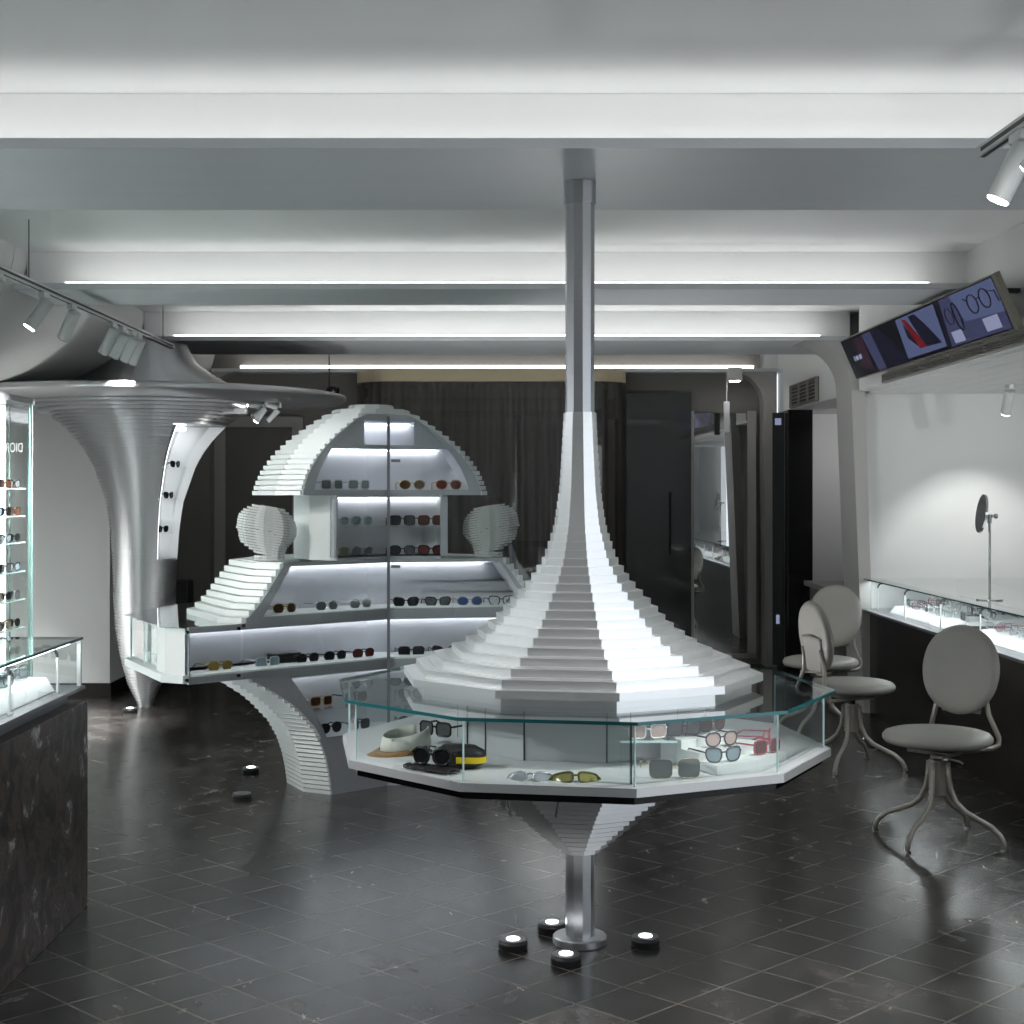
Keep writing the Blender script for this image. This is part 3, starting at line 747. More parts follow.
puck(fl(130, 711), 'lit puck floor light at the foot of the metal mushroom column')
for px, py in ((513,945),(552,928),(566,960),(645.5,942),(251,771)):
    x, y = fl(px, py); li = bpy.data.lights.new('puck_glow', 'SPOT'); li.energy = 3; li.spot_size = 1.6; li.spot_blend = .8; li.shadow_soft_size = .02
    o = bpy.data.objects.new('puck_glow', li); C.objects.link(o); o.location = (x, y, .05); o.rotation_euler = (pi, 0, 0)

for x, y, pw, lab in [(-1.9, 1.8, 50, 'added unseen puck uplight before the stone counter'), (.4, .6, 6, 'added unseen puck uplight facing the pole display'), (1.6, .5, 46, 'added unseen puck uplight near the added daylight opening'),
                      (-3.3, 6.4, 26, 'added unseen puck uplight between stone counter and tall glass cabinet'), (.55, 9.0, 42, 'added puck uplight hidden behind the pole display'), (-1.0, 9.5, 36, 'added unseen puck uplight behind the mushroom cabinet')]:
    puck((x, y), lab)  # uplights added where unseen, as fill for ceiling and beams
    li = bpy.data.lights.new('puck_glow', 'SPOT'); li.energy = pw; li.spot_size = R_(165); li.spot_blend = .5; li.shadow_soft_size = .20
    o = bpy.data.objects.new('puck_glow', li); C.objects.link(o); o.location = (x, y, .05); o.rotation_euler = (pi, 0, 0)
# ------------------------------------------------------------------ mushroom cabinet
MC = Vector((-.70, 8.33)); PO = Vector((-.60, 8.18)); MPH = -10
t1 = Vector((cos(R_(42)), sin(R_(42)))); n1 = Vector((sin(R_(42)), -cos(R_(42))))
t2 = Vector((cos(R_(12)), sin(R_(12)))); n2 = Vector((sin(R_(12)), -cos(R_(12))))
nm = (n1+n2)/(1+n1.dot(n2))
def pl(s, k=0.0):
    if abs(s) < 1e-9: p = PO - nm*k
    elif s < 0: p = PO + t1*s - n1*k
    else: p = PO + t2*s - n2*k
    return (p.x, p.y)
def p3(s, z, k=0.0):
    p = pl(s, k); return (p[0], p[1], z)
def s_end(r, side):
    D = deca(MC, r, MPH); d = -t1 if side < 0 else t2; best = None
    for i in range(10):
        a, c = Vector(D[i]), Vector(D[(i+1) % 10]); e = c - a
        den = d.x*e.y - d.y*e.x
        if abs(den) < 1e-12: continue
        w = a - PO; t = (w.x*e.y - w.y*e.x)/den; u = (w.x*d.y - w.y*d.x)/den
        if t > 0 and -1e-6 <= u <= 1+1e-6: best = t if best is None else max(best, t)
    return side*(best or 0.0)
DEP = .28
def layer(r, z0, z1, b, notch=None, dep=DEP+.012, kcut=None):
    far = [(MC.x + 4*t2.x*1 + 3, MC.y + 6), (MC.x - 6, MC.y + 6)]
    if notch:
        sl, sr = notch
        sub = [pl(-5), pl(sl), pl(sl, dep), pl(0, dep), pl(sr, dep), pl(sr), pl(5)] + far
    else:
        sub = [pl(-5), pl(0), pl(5)] + far
    poly = clip(sub, deca(MC, r, MPH))
    if len(poly) >= 3: b.prism(poly, z0, z1)
mc = thing('mushroom_cabinet', 'white slatted mushroom shaped display cabinet with glazed lit shelves', 'display cabinet', (MC.x, MC.y, 0))
dome = [(1.583,.655),(1.65,.635),(1.716,.605),(1.80,.545),(1.86,.485),(1.91,.425),(1.966,.345),(2.02,.26),(2.05,.195),(2.066,.13),(2.08,.06)]
bell = [(.935,1.03),(.965,.985),(1.0,.945),(1.05,.90),(1.117,.855),(1.17,.815),(1.235,.765)]
low = [(0,.462),(.095,.475),(.178,.492),(.267,.523),(.353,.57),(.45,.66),(.50,.715),(.54,.775),(.60,.87),(.665,1.0)]
# inner opening half-widths by height (left, right)
def dome_in(z, side): return s_end(interp(dome, z), side) * .86 + (-side)*.0
def bell_in(z, side): return side*(.80 + (.63-.80)*(z-.963)/(1.215-.963))
lowt = [(.30,.405),(.36,.43),(.45,.485),(.55,.56),(.64,.63)]
def low_in(z, side): return side*interp(lowt, z)
def slats(name, prof, z0, z1, pitch, opening, m):
    b = B(); z = z0
    while z < z1 - 1e-6:
        zz = min(z + pitch, z1); zm = (z+zz)/2
        nt = None
        if opening:
            f, za, zb = opening
            if za - .004 <= zm <= zb + .004:
                zc = min(max(zm, za), zb); a, c = f(zc, -1), f(zc, 1); nt = (a-.012, c+.012)
        layer(interp(prof, zm), z, zz - .0048, b, nt)
        layer(interp(prof, zm)*.95, zz - .0048, zz, b, nt)
        z = zz
    return b.build(name, m, mc)
slats('slat_dome', dome, 1.583, 2.08, .0277, (dome_in, 1.612, 1.985), M['slatm'])
slats('slat_bell', bell, .936, 1.235, .0333, (bell_in, .963, 1.215), M['slatm'])
slats('slat_foot', low, 0, .655, .0244, (low_in, .305, .64), M['slatm'])
# neck
b = B(); layer(.425, 1.236, 1.25, b); layer(.425, 1.25, 1.573, b, (-.352, .342), DEP+.012); layer(.425, 1.573, 1.5825, b); b.build('neck', M['panelwhite'], mc)
# flat front frames and lit niches
def panel(b, pts, k0, k1): b.solid([p3(s, z, k0) for s, z in pts], [p3(s, z, k1) for s, z in pts])
def strip(b, outer, inner, k0=-.006, k1=.012):
    for i in range(len(outer)-1):
        q = [outer[i], outer[i+1], inner[i+1], inner[i]]
        panel(b, q, k0, k1)
def niche(name, f, za, zb, n=6, dep=DEP):
    """open box behind an opening whose half widths follow f(z, side)"""
    b = B(); zs = [za + (zb-za)*i/n for i in range(n+1)]
    for i in range(n):
        z0, z1 = zs[i], zs[i+1]
        a0, a1, c0, c1 = f(z0,-1), f(z1,-1), f(z0,1), f(z1,1)
        b.add([p3(a0,z0,0), p3(a1,z1,0), p3(a1,z1,dep), p3(a0,z0,dep)], [(0,1,2,3)])
        b.add([p3(c0,z0,0), p3(c1,z1,0), p3(c1,z1,dep), p3(c0,z0,dep)], [(3,2,1,0)])
        b.add([p3(a0,z0,dep), p3(a1,z1,dep), p3(0,z1,dep), p3(0,z0,dep)], [(0,1,2,3)])
        b.add([p3(0,z0,dep), p3(0,z1,dep), p3(c1,z1,dep), p3(c0,z0,dep)], [(0,1,2,3)])
    for z in (za, zb):
        b.add([p3(f(z,-1),z,0), p3(0,z,0), p3(0,z,dep), p3(f(z,-1),z,dep)], [(0,1,2,3)])
        b.add([p3(0,z,0), p3(f(z,1),z,0), p3(f(z,1),z,dep), p3(0,z,dep)], [(0,1,2,3)])
    return b.build(name, M['niche'], mc)
def leds(f, z, k=DEP-.012, m=.006, name='niche_light'):
    b = B(); a, c = f(z,-1)+m, f(z,1)-m
    for s0, s1 in ((a, 0), (0, c)):
        panel(b, [(s0, z-.009), (s1, z-.009), (s1, z-.003), (s0, z-.003)], k-.012, k)
    b.build(name, M['ledcool'], mc)
def shelf(name, f, z, th, m, k0=.01, k1=DEP-.005):
    b = B(); a, c = f(z,-1)+.004, f(z,1)-.004
    for s0, s1 in ((a, 0), (0, c)):
        q = [pl(s0,k0), pl(s1,k0), pl(s1,k1), pl(s0,k1)]; b.prism(q, z-th, z)
    b.build(name, m, mc)
def inner_full(z, side): return dome_in(z, side)
# dome front
b = B(); zz = [1.612 + (1.985-1.612)*i/10 for i in range(11)]
for sd in (-1, 1):
    o = [(s_end(interp(dome, z), sd) - sd*.012, z) for z in zz]; i_ = [(dome_in(z, sd), z) for z in zz]; strip(b, o, i_)
    e = s_end(interp(dome, 1.6), sd) - sd*.012
    panel(b, [(e, 1.583), (0, 1.583), (0, 1.612), (e, 1.612)], -.006, .012)
    e = o[-1][0]; e2 = s_end(interp(dome, 2.02), sd) - sd*.012
    panel(b, [(e, 1.985), (0, 1.985), (0, 2.025), (e2, 2.02)], -.006, .012)
    # blank panels beside the little square light window
    zt = [1.855 + (1.985-1.855)*i/5 for i in range(6)]
    pts = [(sd*.15, 1.855), (sd*.15, 1.985)] + [(dome_in(z, sd), z) for z in zt[::-1]]
    panel(b, pts, .004, .012)
    panel(b, [(dome_in(1.835, sd), 1.835), (0, 1.835), (0, 1.856), (dome_in(1.856, sd), 1.856)], -.004, .012)
b.build('dome_frame', M['frame'], mc)
niche('dome_niche', dome_in, 1.612, 1.985, 8)
shelf('dome_divider', dome_in, 1.851, .012, M['niche'])
leds(dome_in, 1.838, m=.01); leds(lambda z, s: s*.17, 1.982, k=.26)
# neck front
fn = lambda z, s: -.345 if s < 0 else .335
b = B()
for sd in (-1, 1):
    e = s_end(.425, sd) - sd*.006
    panel(b, [(e,1.25),(fn(0,sd),1.25),(fn(0,sd),1.573),(e,1.573)], -.006, .012)
    panel(b, [(e,1.236),(0,1.236),(0,1.25),(e,1.25)], -.006, .012); panel(b, [(e,1.573),(0,1.573),(0,1.582),(e,1.582)], -.006, .012)
b.build('neck_frame', M['frame'], mc)
niche('neck_niche', fn, 1.25, 1.573, 2); leds(fn, 1.571); shelf('glass_shelf', fn, 1.415, .007, M['glassg'])
# bell front
b = B(); zz = [.963 + (1.215-.963)*i/4 for i in range(5)]
for sd in (-1, 1):
    o = [(s_end(interp(bell, z), sd) - sd*.02, z) for z in zz]; strip(b, o, [(bell_in(z, sd), z) for z in zz])
    e = s_end(interp(bell, 1.225), sd) - sd*.012; panel(b, [(e,1.215),(0,1.215),(0,1.235),(e,1.235)], -.006, .012)
    e = s_end(interp(bell, .95), sd) - sd*.03; panel(b, [(e,.916),(0,.916),(0,.963),(e,.963)], -.006, .012)
b.build('bell_frame', M['frame'], mc)
niche('bell_niche', bell_in, .963, 1.215, 3); leds(bell_in, 1.213)
# case tier
fc = lambda z, s: s*1.225
b = B()
for sd in (-1, 1):
    e = s_end(1.31, sd) - sd*.004
    panel(b, [(e,.690),(fc(0,sd),.690),(fc(0,sd),.905),(e,.905)], -.006, .012)
    panel(b, [(e,.655),(0,.655),(0,.690),(e,.690)], -.006, .012); panel(b, [(e,.905),(0,.905),(0,.9155),(e,.9155)], -.006, .012)
    panel(b, [(sd*.93,.9155),(e,.9155),(e,.935),(sd*.93,.935)], -.006, .012)
b.build('case_frame', M['frame'], mc)
niche('case_niche', fc, .690, .905, 1); leds(fc, .903)
# case body (front zone white box, glass rim behind)
b = B()
def zone(r, kmax): # region between the front and depth kmax
    sub = [pl(-5), pl(0), pl(5), pl(5, kmax), pl(0, kmax), pl(-5, kmax)]
    return clip(sub, deca(MC, r, MPH))
def zone_notch(r, kmax, sl, sr, dep):
    sub = [pl(-5), pl(sl), pl(sl, dep), pl(0, dep), pl(sr, dep), pl(sr), pl(5), pl(5, kmax), pl(0, kmax), pl(-5, kmax)]
    return clip(sub, deca(MC, r, MPH))
b.prism(zone_notch(1.31, .30, -1.24, 1.24, .292), .700, .930)
b.build('case_box', M['panelwhite'], mc)
b = B(); layer(1.335, .660, .6995, b); b.build('case_base', M['slatm'], mc, bevel=.002)
b = B(); layer(.95, .7, .93, b, (-1.24, 1.24), .31); b.build('case_core', M['panelwhite'], mc)
b = B(); sub = [pl(-5, .31), pl(0, .31), pl(5, .31), (MC.x+7, MC.y+6), (MC.x-6, MC.y+6)]
poly = clip(sub, deca(MC, 1.30, MPH))
edges = B()
for i in range(len(poly)):
    p, q = Vector(poly[i]), Vector(poly[(i+1) % len(poly)])
    on = abs((Vector(p)-MC).length) > 1.15 and abs((q-MC).length) > 1.15
    if on and (q-p).length > .1 and ((p+q)/2-MC).length > 1.2:
        b.add([(p.x,p.y,.70),(q.x,q.y,.70),(q.x,q.y,.925),(p.x,p.y,.925)], [(0,1,2,3)])
        B().prism(deca(p, .006, 0, 6), .70, .925).build('glass_edge_strip', M['edgel'], mc)
        m_ = (p+q)/2; B().prism(deca(m_, .004, 0, 6), .70, .925).build('glass_edge_strip', M['edgel'], mc)
b.build('glass_side', M['glassg'], mc)
b = B(); layer(1.34, .9315, .936, b); b.build('case_glass_top', M['glasstop'], mc)
b = B(); sub = [pl(-5), pl(0), pl(5), (MC.x+7, MC.y+6), (MC.x-6, MC.y+6)]
# lower front
b = B(); zz = [.305 + (.64-.305)*i/6 for i in range(7)]
for sd in (-1, 1):
    o = [(s_end(interp(low, z), sd) - sd*.02, z) for z in zz]; strip(b, o, [(low_in(z, sd), z) for z in zz])
    z4 = [0.0, .1, .2, .305]; o = [(s_end(interp(low, z), sd) - sd*.008, z) for z in z4]
    panel(b, o + [(0,.305), (0, 0)], -.006, .012)
    e = s_end(interp(low, .645), sd) - sd*.02; panel(b, [(e,.64),(0,.64),(0,.6545),(e,.6545)], -.006, .012)
b.build('foot_frame', M['frame'], mc)
niche('foot_niche', low_in, .305, .64, 6); leds(low_in, .638); shelf('glass_shelf', low_in, .455, .007, M['glassg'])
# glass doors and post
b = B()
def pane(pts, k=-.022):
    b.add([p3(s, z, k) for s, z in pts], [tuple(range(len(pts)))])
pane([(-.006,.30),(-.42,.30),(-.50,.45),(-.66,.655),(-.93,.66),(-.93,.935),(-.72,1.23),(-.60,1.585),(-.45,1.80),(-.20,2.0),(-.006,2.01)])
b.build('glass_door', M['glass'], mc)
b = B(); pane([(.006,.30),(.42,.30),(.50,.45),(.66,.655),(.93,.66),(.93,.935),(.72,1.23),(.60,1.585),(.45,1.80),(.20,2.0),(.006,2.01)]); b.build('glass_door', M['glass'], mc)
b = B(); pane([(-.94,.662),(-1.265,.662),(-1.265,.93),(-.94,.93)], -.015); b.build('glass_door', M['glass'], mc)
for s, z in ((-.955,.68),(-1.25,.68),(-.955,.915),(-1.25,.915)): B().cyl(p3(s,z,-.014), p3(s,z,-.026), .009, 12).build('glass_bolt', M['black'], mc)
q = Vector(pl(0, -.022)); B().box(q.x-.008, q.x+.008, q.y-.010, q.y+.010, .30, 2.01).build('door_post', M['greytrim'], mc)
for z in (1.77, 1.195): B().cbox((q.x+.04, q.y-.012, z), .05, .016, .016).build('lock', M['greytrim'], mc)
# sunglasses on its shelves
def on(s, k, z, fk, lk, shape, label, sc=1.0, turn=0, **kw):
    x, y = pl(s, k); rz = R_(42 if s < 0 else 12) + R_(turn)
    gl(fk, lk, shape, (x, y, z+.0008), rz, label, sc, **kw)
def row(z, items, where):
    for s, fk, lk, shape, desc in items: on(s, .10, z, fk, lk, shape, desc + ' ' + where, 1.12)
row(1.612, [(-.29,'clear','grey','square','smoky grey sunglasses beside the dome edge,'), (-.11,'clear','smoke','square','smoky grey sunglasses beside the glass post,')], 'top shelf of the mushroom cabinet')
row(1.612, [(.155,'gold','brown','round','round brown sunglasses beside the glass post,'), (.36,'gold','wine','panto','dark red round sunglasses beside the dome edge,')], 'top shelf of the mushroom cabinet')
row(1.415, [(-.25,'clear','pale','panto','pale clear glasses beside the neck wall,'), (-.09,'clear','pale','panto','pale clear glasses beside the post,')], 'glass shelf of the cabinet neck')
row(1.415, [(.10,'black','black','square','black square sunglasses beside the post,'), (.26,'brown','brown','square','brown square sunglasses beside the neck wall,')], 'glass shelf of the cabinet neck')
row(1.25, [(-.25,'tan','smoke','square','amber framed sunglasses beside the neck wall,'), (-.09,'silver','grey','round','silver rimmed sunglasses beside the post,')], 'lower shelf of the cabinet neck')
row(1.25, [(.10,'black','black','panto','black sunglasses beside the post,'), (.26,'black','wine','way','black wine lens sunglasses beside the neck wall,')], 'lower shelf of the cabinet neck')
row(.963, [(-.595,'gold','brown','panto','gold rimmed brown aviators at the sloping end,'), (-.325,'silver','grey','panto','grey wire sunglasses second from the sloping end,'), (-.10,'silver','smoke','panto','silver smoke sunglasses beside the post,')], 'wide cabinet shelf')
row(.963, [(.12,'black','black','way','black sunglasses beside the post,'), (.30,'black','grey','way','dark grey sunglasses second from the post,'), (.48,'silver','blue','round','round blue lens sunglasses third from the post,'), (.66,'black','none','way','clear black framed eyeglasses at the sloping end,')], 'wide cabinet shelf')
row(.690, [(-.985,'gold','amber','aviator','gold aviators with olive amber lenses alone at the end,'), (-.70,'clear','steel','square','pale blue sunglasses next to the black stacked case,'), (-.45,'black','black','panto','black pilot sunglasses beside the black case,'), (-.27,'black','black','panto','black pilot sunglasses in the middle,'), (-.08,'brown','wine','panto','brown wire sunglasses beside the post,')], 'long low cabinet shelf')
row(.690, [(.15,'black','black','square','flat top black sunglasses beside the post,'), (.34,'black','black','cat','black cat eye sunglasses further from the post,'), (.66,'black','grey','way','dark sunglasses behind the funnel,')], 'long low cabinet shelf')
row(.455, [(-.36,'tan','brown','square','tan temple brown sunglasses at the curved edge,'), (-.13,'black','smoke','square','dark smoke sunglasses beside the post,')], 'glass shelf of the cabinet foot')
row(.455, [(.15,'black','smoke','panto','round smoke sunglasses past the post,'), (.36,'silver','grey','square','grey sunglasses far from the post,')], 'glass shelf of the cabinet foot')
row(.305, [(-.30,'black','black','panto','black round sunglasses at the curved edge,'), (-.11,'black','black','square','black square sunglasses beside the post,')], 'lowest shelf of the cabinet foot')
row(.305, [(.15,'black','grey','round','round dark sunglasses past the post,')], 'lowest shelf of the cabinet foot')
# stacked dark case on the low shelf
x, y = pl(-.55, .18); t = thing('spectacle_case', 'black flat spectacle case lying on the long low cabinet shelf', 'case', (x, y, .6905), R_(42))
B().cbox((0,0,.022), .17, .07, .042).build('box', M['blackmatt'], t, local=True, bevel=.006); B().cbox((0,0,.052), .172, .074, .016).build('lid', M['blackmatt'], t, local=True, bevel=.005)
# items in the left glass rim of the cabinet
p = MC + Vector((-1.06, -.16)); t = thing('display_block', 'white display block in the glass corner of the mushroom cabinet', 'block', (p.x, p.y, .70))
B().box(p.x-.10, p.x+.07, p.y-.09, p.y+.10, .7005, .86).build('block', M['panelwhite'], t, bevel=.003)
gl('silver', 'grey', 'panto', (p.x-.03, p.y-.05, .861), R_(-50), 'small dark sunglasses on the white block in the glass cabinet corner')
p2 = MC + Vector((-1.12, -.42)); gl('clear', 'steel', 'way', (p2.x+.0, p2.y+.03, .7005), R_(-55), 'pale sunglasses on the floor of the glass cabinet corner')

# acrylic head forms
HP = [(0,.055,.060,.055),(.03,.055,.060,.055),(.055,.085,.065,.06),(.075,.105,.07,.066),(.10,.112,.085,.072),(.125,.112,.098,.076),(.145,.122,.107,.078),(.165,.118,.108,.079),(.19,.116,.108,.079),(.22,.110,.102,.076),(.25,.092,.088,.066),(.275,.062,.062,.048),(.288,.03,.03,.025)]
def head(loc, rz, label):
    t = thing('sliced_bust', label, 'head form', loc, rz)
    b = B(); n = 36; z = .004; tl = R_(10)
    while z < .286:
        f = interp([(h[0], h[1]) for h in HP], z); bk = interp([(h[0], h[2]) for h in HP], z); w = interp([(h[0], h[3]) for h in HP], z)
        ring = []
        for k in range(n):
            a = 2*pi*k/n; lob = 1 + .045*cos(a*9)
            x = (f if cos(a) > 0 else bk)*cos(a)*lob; y = w*sin(a)*lob
            if abs(a) < .01 or abs(a-2*pi) < .01: x *= 1.02
            ring.append((x*1.35, y*1.25))
        dz = .0118
        tt = tl if z > .03 else 0
        lo = [(x, y, z + (x)*math.tan(tt)*.9 + (0 if tt else 0)) for x, y in ring]
        if min(p[2] for p in lo) < 0: lo = [(p[0], p[1], max(p[2], 0)) for p in lo]
        hi = [(p[0], p[1], p[2] + dz) for p in lo]
        b.solid(lo, hi)
        # thin spacer so the slices stand clear of one another
        b.solid([(x*.45, y*.45, z + x*.45*math.tan(tt)*.9 + dz) for x, y in ring], [(x*.45, y*.45, z + x*.45*math.tan(tt)*.9 + .0142) for x, y in ring])
        z += .0142
    b.build('slices', M['acrylic'], t, local=True)
    return t
h1 = Vector((-1.205, 7.94, 1.236)); head(h1, R_(188), 'stacked clear slice head form facing away from the cabinet neck, wearing pink glasses')
h2 = Vector((-.045, 8.42, 1.236)); head(h2, R_(-12), 'stacked clear slice head form beside the funnel, wearing dark narrow glasses')
gl('black', 'pink', 'panto', tuple(h1 + Vector((-.125, -.015, .135))), R_(-82), 'pink tinted glasses worn by the sliced head near the metal column', 1.05)
gl('black', 'grey', 'cat', tuple(h2 + Vector((.125, -.025, .135))), R_(78), 'narrow dark glasses worn by the sliced head beside the funnel', 1.05)

# ------------------------------------------------------------------ metal mushroom column
LC = Vector((-2.63, 11.2))
lcp = [(.0,.055),(.024,.06),(.166,.127),(.345,.175),(.55,.21),(.793,.228),(1.085,.236),(1.30,.25),(1.518,.28),(1.794,.375),(1.90,.435),(1.988,.50),(2.08,.585),(2.168,.70),(2.205,.84),(2.25,1.05)]
col = thing('mushroom_column', 'spun aluminium ring column flaring into a wide disc near the ceiling', 'column', (LC.x, LC.y, 0))
AZ0, AZ1 = R_(34), R_(104)
def cring(r, notch, n=80):
    """plan ring; azimuth 0 faces the camera, positive to +X"""
    if not notch: return [(LC.x + r*sin(2*pi*k/n), LC.y - r*cos(2*pi*k/n)) for k in range(n)]
    pts = [(LC.x + r*sin(a), LC.y - r*cos(a)) for a in [AZ1 + (2*pi - (AZ1-AZ0))*k/n for k in range(n+1)]]
    ri = r*.42
    pts += [(LC.x + ri*sin(AZ0), LC.y - ri*cos(AZ0)), (LC.x + ri*sin((AZ0+AZ1)/2), LC.y - ri*cos((AZ0+AZ1)/2)), (LC.x + ri*sin(AZ1), LC.y - ri*cos(AZ1))]
    return pts
b = B(); z = .0; pt = .0235
while z < 2.25:
    nt = 1.09 < z < 2.09
    r = interp(lcp, z)
    b.prism(cring(r, nt), z, z + pt*.68); b.prism(cring(r*.97 - .004, nt), z + pt*.68, z + pt)
    z += pt
b.build('slat_rings', M['ring'], col)
b = B(); zz = [1.095 + (2.085-1.095)*i/16 for i in range(17)]
for i in range(16):
    z0, z1 = zz[i], zz[i+1]; r0, r1 = interp(lcp, z0), interp(lcp, z1); fr = .995
    def pp(r, a, z): return (LC.x + r*sin(a), LC.y - r*cos(a), z)
    A0, A1, Am = AZ0 + .03, AZ1 - .03, (AZ0+AZ1)/2
    b.add([pp(r0*fr,A0,z0), pp(r1*fr,A0,z1), pp(r1*.44,A0,z1), pp(r0*.44,A0,z0)], [(0,1,2,3)])
    b.add([pp(r0*fr,A1,z0), pp(r1*fr,A1,z1), pp(r1*.44,A1,z1), pp(r0*.44,A1,z0)], [(0,1,2,3)])
    for u, v in ((A0, Am), (Am, A1)):
        b.add([pp(r0*.44,u,z0), pp(r0*.44,v,z0), pp(r1*.44,v,z1), pp(r1*.44,u,z1)], [(0,1,2,3)])
b.build('niche_lining', M['panelwhite'], col)
b = B()
for i in range(16):
    z0, z1 = zz[i], zz[i+1]; r0, r1 = interp(lcp, z0), interp(lcp, z1)
    b.solid([pp(r0*1.0,AZ1-.005,z0), pp(r0*1.0,AZ1-.10,z0), pp(r0*.80,AZ1-.12,z0), pp(r0*.80,AZ1-.005,z0)], [pp(r1*1.0,AZ1-.005,z1), pp(r1*1.0,AZ1-.10,z1), pp(r1*.80,AZ1-.12,z1), pp(r1*.80,AZ1-.005,z1)])
b.build('niche_edge', M['panelwhite'], col)
for z in (1.30, 1.55, 1.78):
    r = interp(lcp, z)
    B().prism([pp(r*.46,A0,0)[:2], pp(r*.93,A0,0)[:2], pp(r*.93,Am,0)[:2], pp(r*.93,A1,0)[:2], pp(r*.46,A1,0)[:2]], z-.005, z).build('glass_shelf', M['glassg'], col)
b = B()
for i in range(16):
    z0, z1 = zz[i], zz[i+1]; r0, r1 = interp(lcp, z0)*.90, interp(lcp, z1)*.90; e_ = .02
    b.solid([pp(r0,A0+.015,z0), pp(r0,A0+.05,z0), pp(r0-e_,A0+.05,z0), pp(r0-e_,A0+.015,z0)], [pp(r1,A0+.015,z1), pp(r1,A0+.05,z1), pp(r1-e_,A0+.05,z1), pp(r1-e_,A0+.015,z1)])
b.build('niche_strip', M['ledcool'], col)
B().cyl(pp(.30, Am, 2.055)[:3], pp(.30, Am, 2.075)[:3], .05, 16).build('niche_light', M['ledcool'], col)
prd = [(.95,2.252),(1.47,2.270),(1.495,2.285),(1.50,2.30),(1.495,2.318),(1.44,2.33),(.64,2.355)]
B().lathe(prd, 96, LC).build('disc', M['ring'], col, smooth=True, auto=40)
b = B(); z = 2.356; mp_ = [(2.35,.66),(2.41,.60),(2.444,.53),(2.54,.395),(2.633,.335),(2.70,.31)]
while z < 2.69:
    r = interp(mp_, z); b.prism(cring(r, False), z, z + .017); b.prism(cring(r*.985, False), z + .017, min(2.70, z + .0235)); z += .0235
b.build('slat_cap', M['ring'], col)
for z, a in ((1.302, 60), (1.552, 70), (1.782, 70)):
    p = pp(interp(lcp, z)*.72, R_(a), z); gl('black', 'black', 'way', p, R_(a), 'dark sunglasses on the %s glass shelf in the metal column niche' % {1.302:'lowest', 1.552:'middle', 1.782:'top'}[z])
# small spots hanging below the disc
def mini(label, loc, heads):
    t = thing('mini_spotlight', label, 'spotlight', loc, group='mini spotlights under the disc')
    B().cyl((0,0,0), (0,0,-.05), .012, 12).build('stem', M['spot'], t, local=True)
    for d, lit in heads:
        d = Vector(d).normalized(); p = Vector((0,0,-.05))
        h = B().cyl(p + d*.02, p + d*.13, .022, 16).build('lamp_head', M['spot'], t, local=True, smooth=True, auto=40)
        B().cyl(p + d*.1301, p + d*.135, .019, 16).build('lens', M['lens_lit'] if lit else M['greytrim'], h, local=True)
def im(x, y, d): return ((x-497)*d/1500, d, 1.6 - (y-492)*d/1500)
x, y, z = im(229, 396, 11.0); mini('small grey spotlight nearest the column under the metal disc', (x, y, 2.268), [((-.6,-.1,-.5), False), ((-.7,.1,.35), False)])
x, y, z = im(266, 398, 10.9); mini('three headed small spotlight with glowing ends under the disc rim', (x, y, 2.268), [((-.7,-.1,.1), True), ((-.5,-.4,-.45), False), ((-.6,.2,-.8), True)])
x, y, z = im(280, 399, 11.05); mini('two headed small unlit spotlight closest to the disc rim', (x, y, 2.268), [((-.7,-.2,.2), False), ((-.6,.1,-.6), False)])
t = thing('light_bar', 'short white light bar under the metal disc', 'light bar', im(228, 411, 11.0))
x, y, z = im(232, 411, 10.95); B().box(x-.11, x+.11, y-.03, y+.03, z-.02, z+.02).build('bar', M['panelwhite'], t, bevel=.004); B().cyl((x-.06,y,z+.02), (x-.06,y,2.268), .01, 10).build('stem', M['spot'], t)
x, y, z = im(333, 388, 13.5); t = thing('security_camera', 'black dome security camera hanging near the brass header', 'camera', (x, y, z))
B().lathe([(.02,z+.02),(.055,z+.01),(.06,z-.02),(.05,z-.06),(.02,z-.08)], 20, (x,y)).build('dome', M['black'], t, smooth=True); B().cyl((x-.035,y,z+.0), (x-.035,y,2.9), .006, 8).build('cable', M['darkslot'], t)
x, y, z = im(185, 590, 12.9); t = thing('dark_stool', 'dark box seat behind the metal column', 'stool', (x, y, 0))
B().box(x-.09, x+.05, y-.12, y+.12, .62, .84).build('back', M['blackmatt'], t, bevel=.01); B().box(x-.12, x+.08, y-.2, y+.2, 0, .45).build('seat', M['blackmatt'], t, bevel=.01)

# ------------------------------------------------------------------ stone counter with glass case
sc = thing('stone_counter', 'dark veined stone counter with glass case standing near the viewer', 'counter', (-2.0, 4.6, 0))
B().box(-2.45, -1.585, 1.6, 5.81, 0, .794).build('plinth', M['stone'], sc, bevel=.003)
B().box(-2.45, -1.64, 1.6, 5.73, .7945, .835).build('ledge', M['greytrim'], sc)
B().box(-2.45, -1.60, 1.6, 5.83, .8355, .850).build('case_floor', M['greytrim'], sc, bevel=.002)
b = B().add([(-1.615,1.6,.851),(-1.615,5.80,.851),(-1.615,5.80,1.028),(-1.615,1.6,1.028)], [(0,1,2,3)]); b.build('front_glass', M['glass'], sc)
b = B().add([(-2.44,5.80,.851),(-1.615,5.80,.851),(-1.615,5.80,1.028),(-2.44,5.80,1.028)], [(0,1,2,3)]); b.build('end_glass', M['glassg'], sc)
B().add([(-2.44,1.6,1.038),(-1.607,1.6,1.038),(-1.607,5.82,1.038),(-2.44,5.82,1.038)], [(0,1,2,3)]).build('top_glass', M['glasstop'], sc)
B().box(-1.613, -1.606, 1.6, 5.82, 1.0285, 1.0375).box(-2.44, -1.606, 5.813, 5.82, 1.0285, 1.0375).build('green_glass_edge', M['edge'], sc)
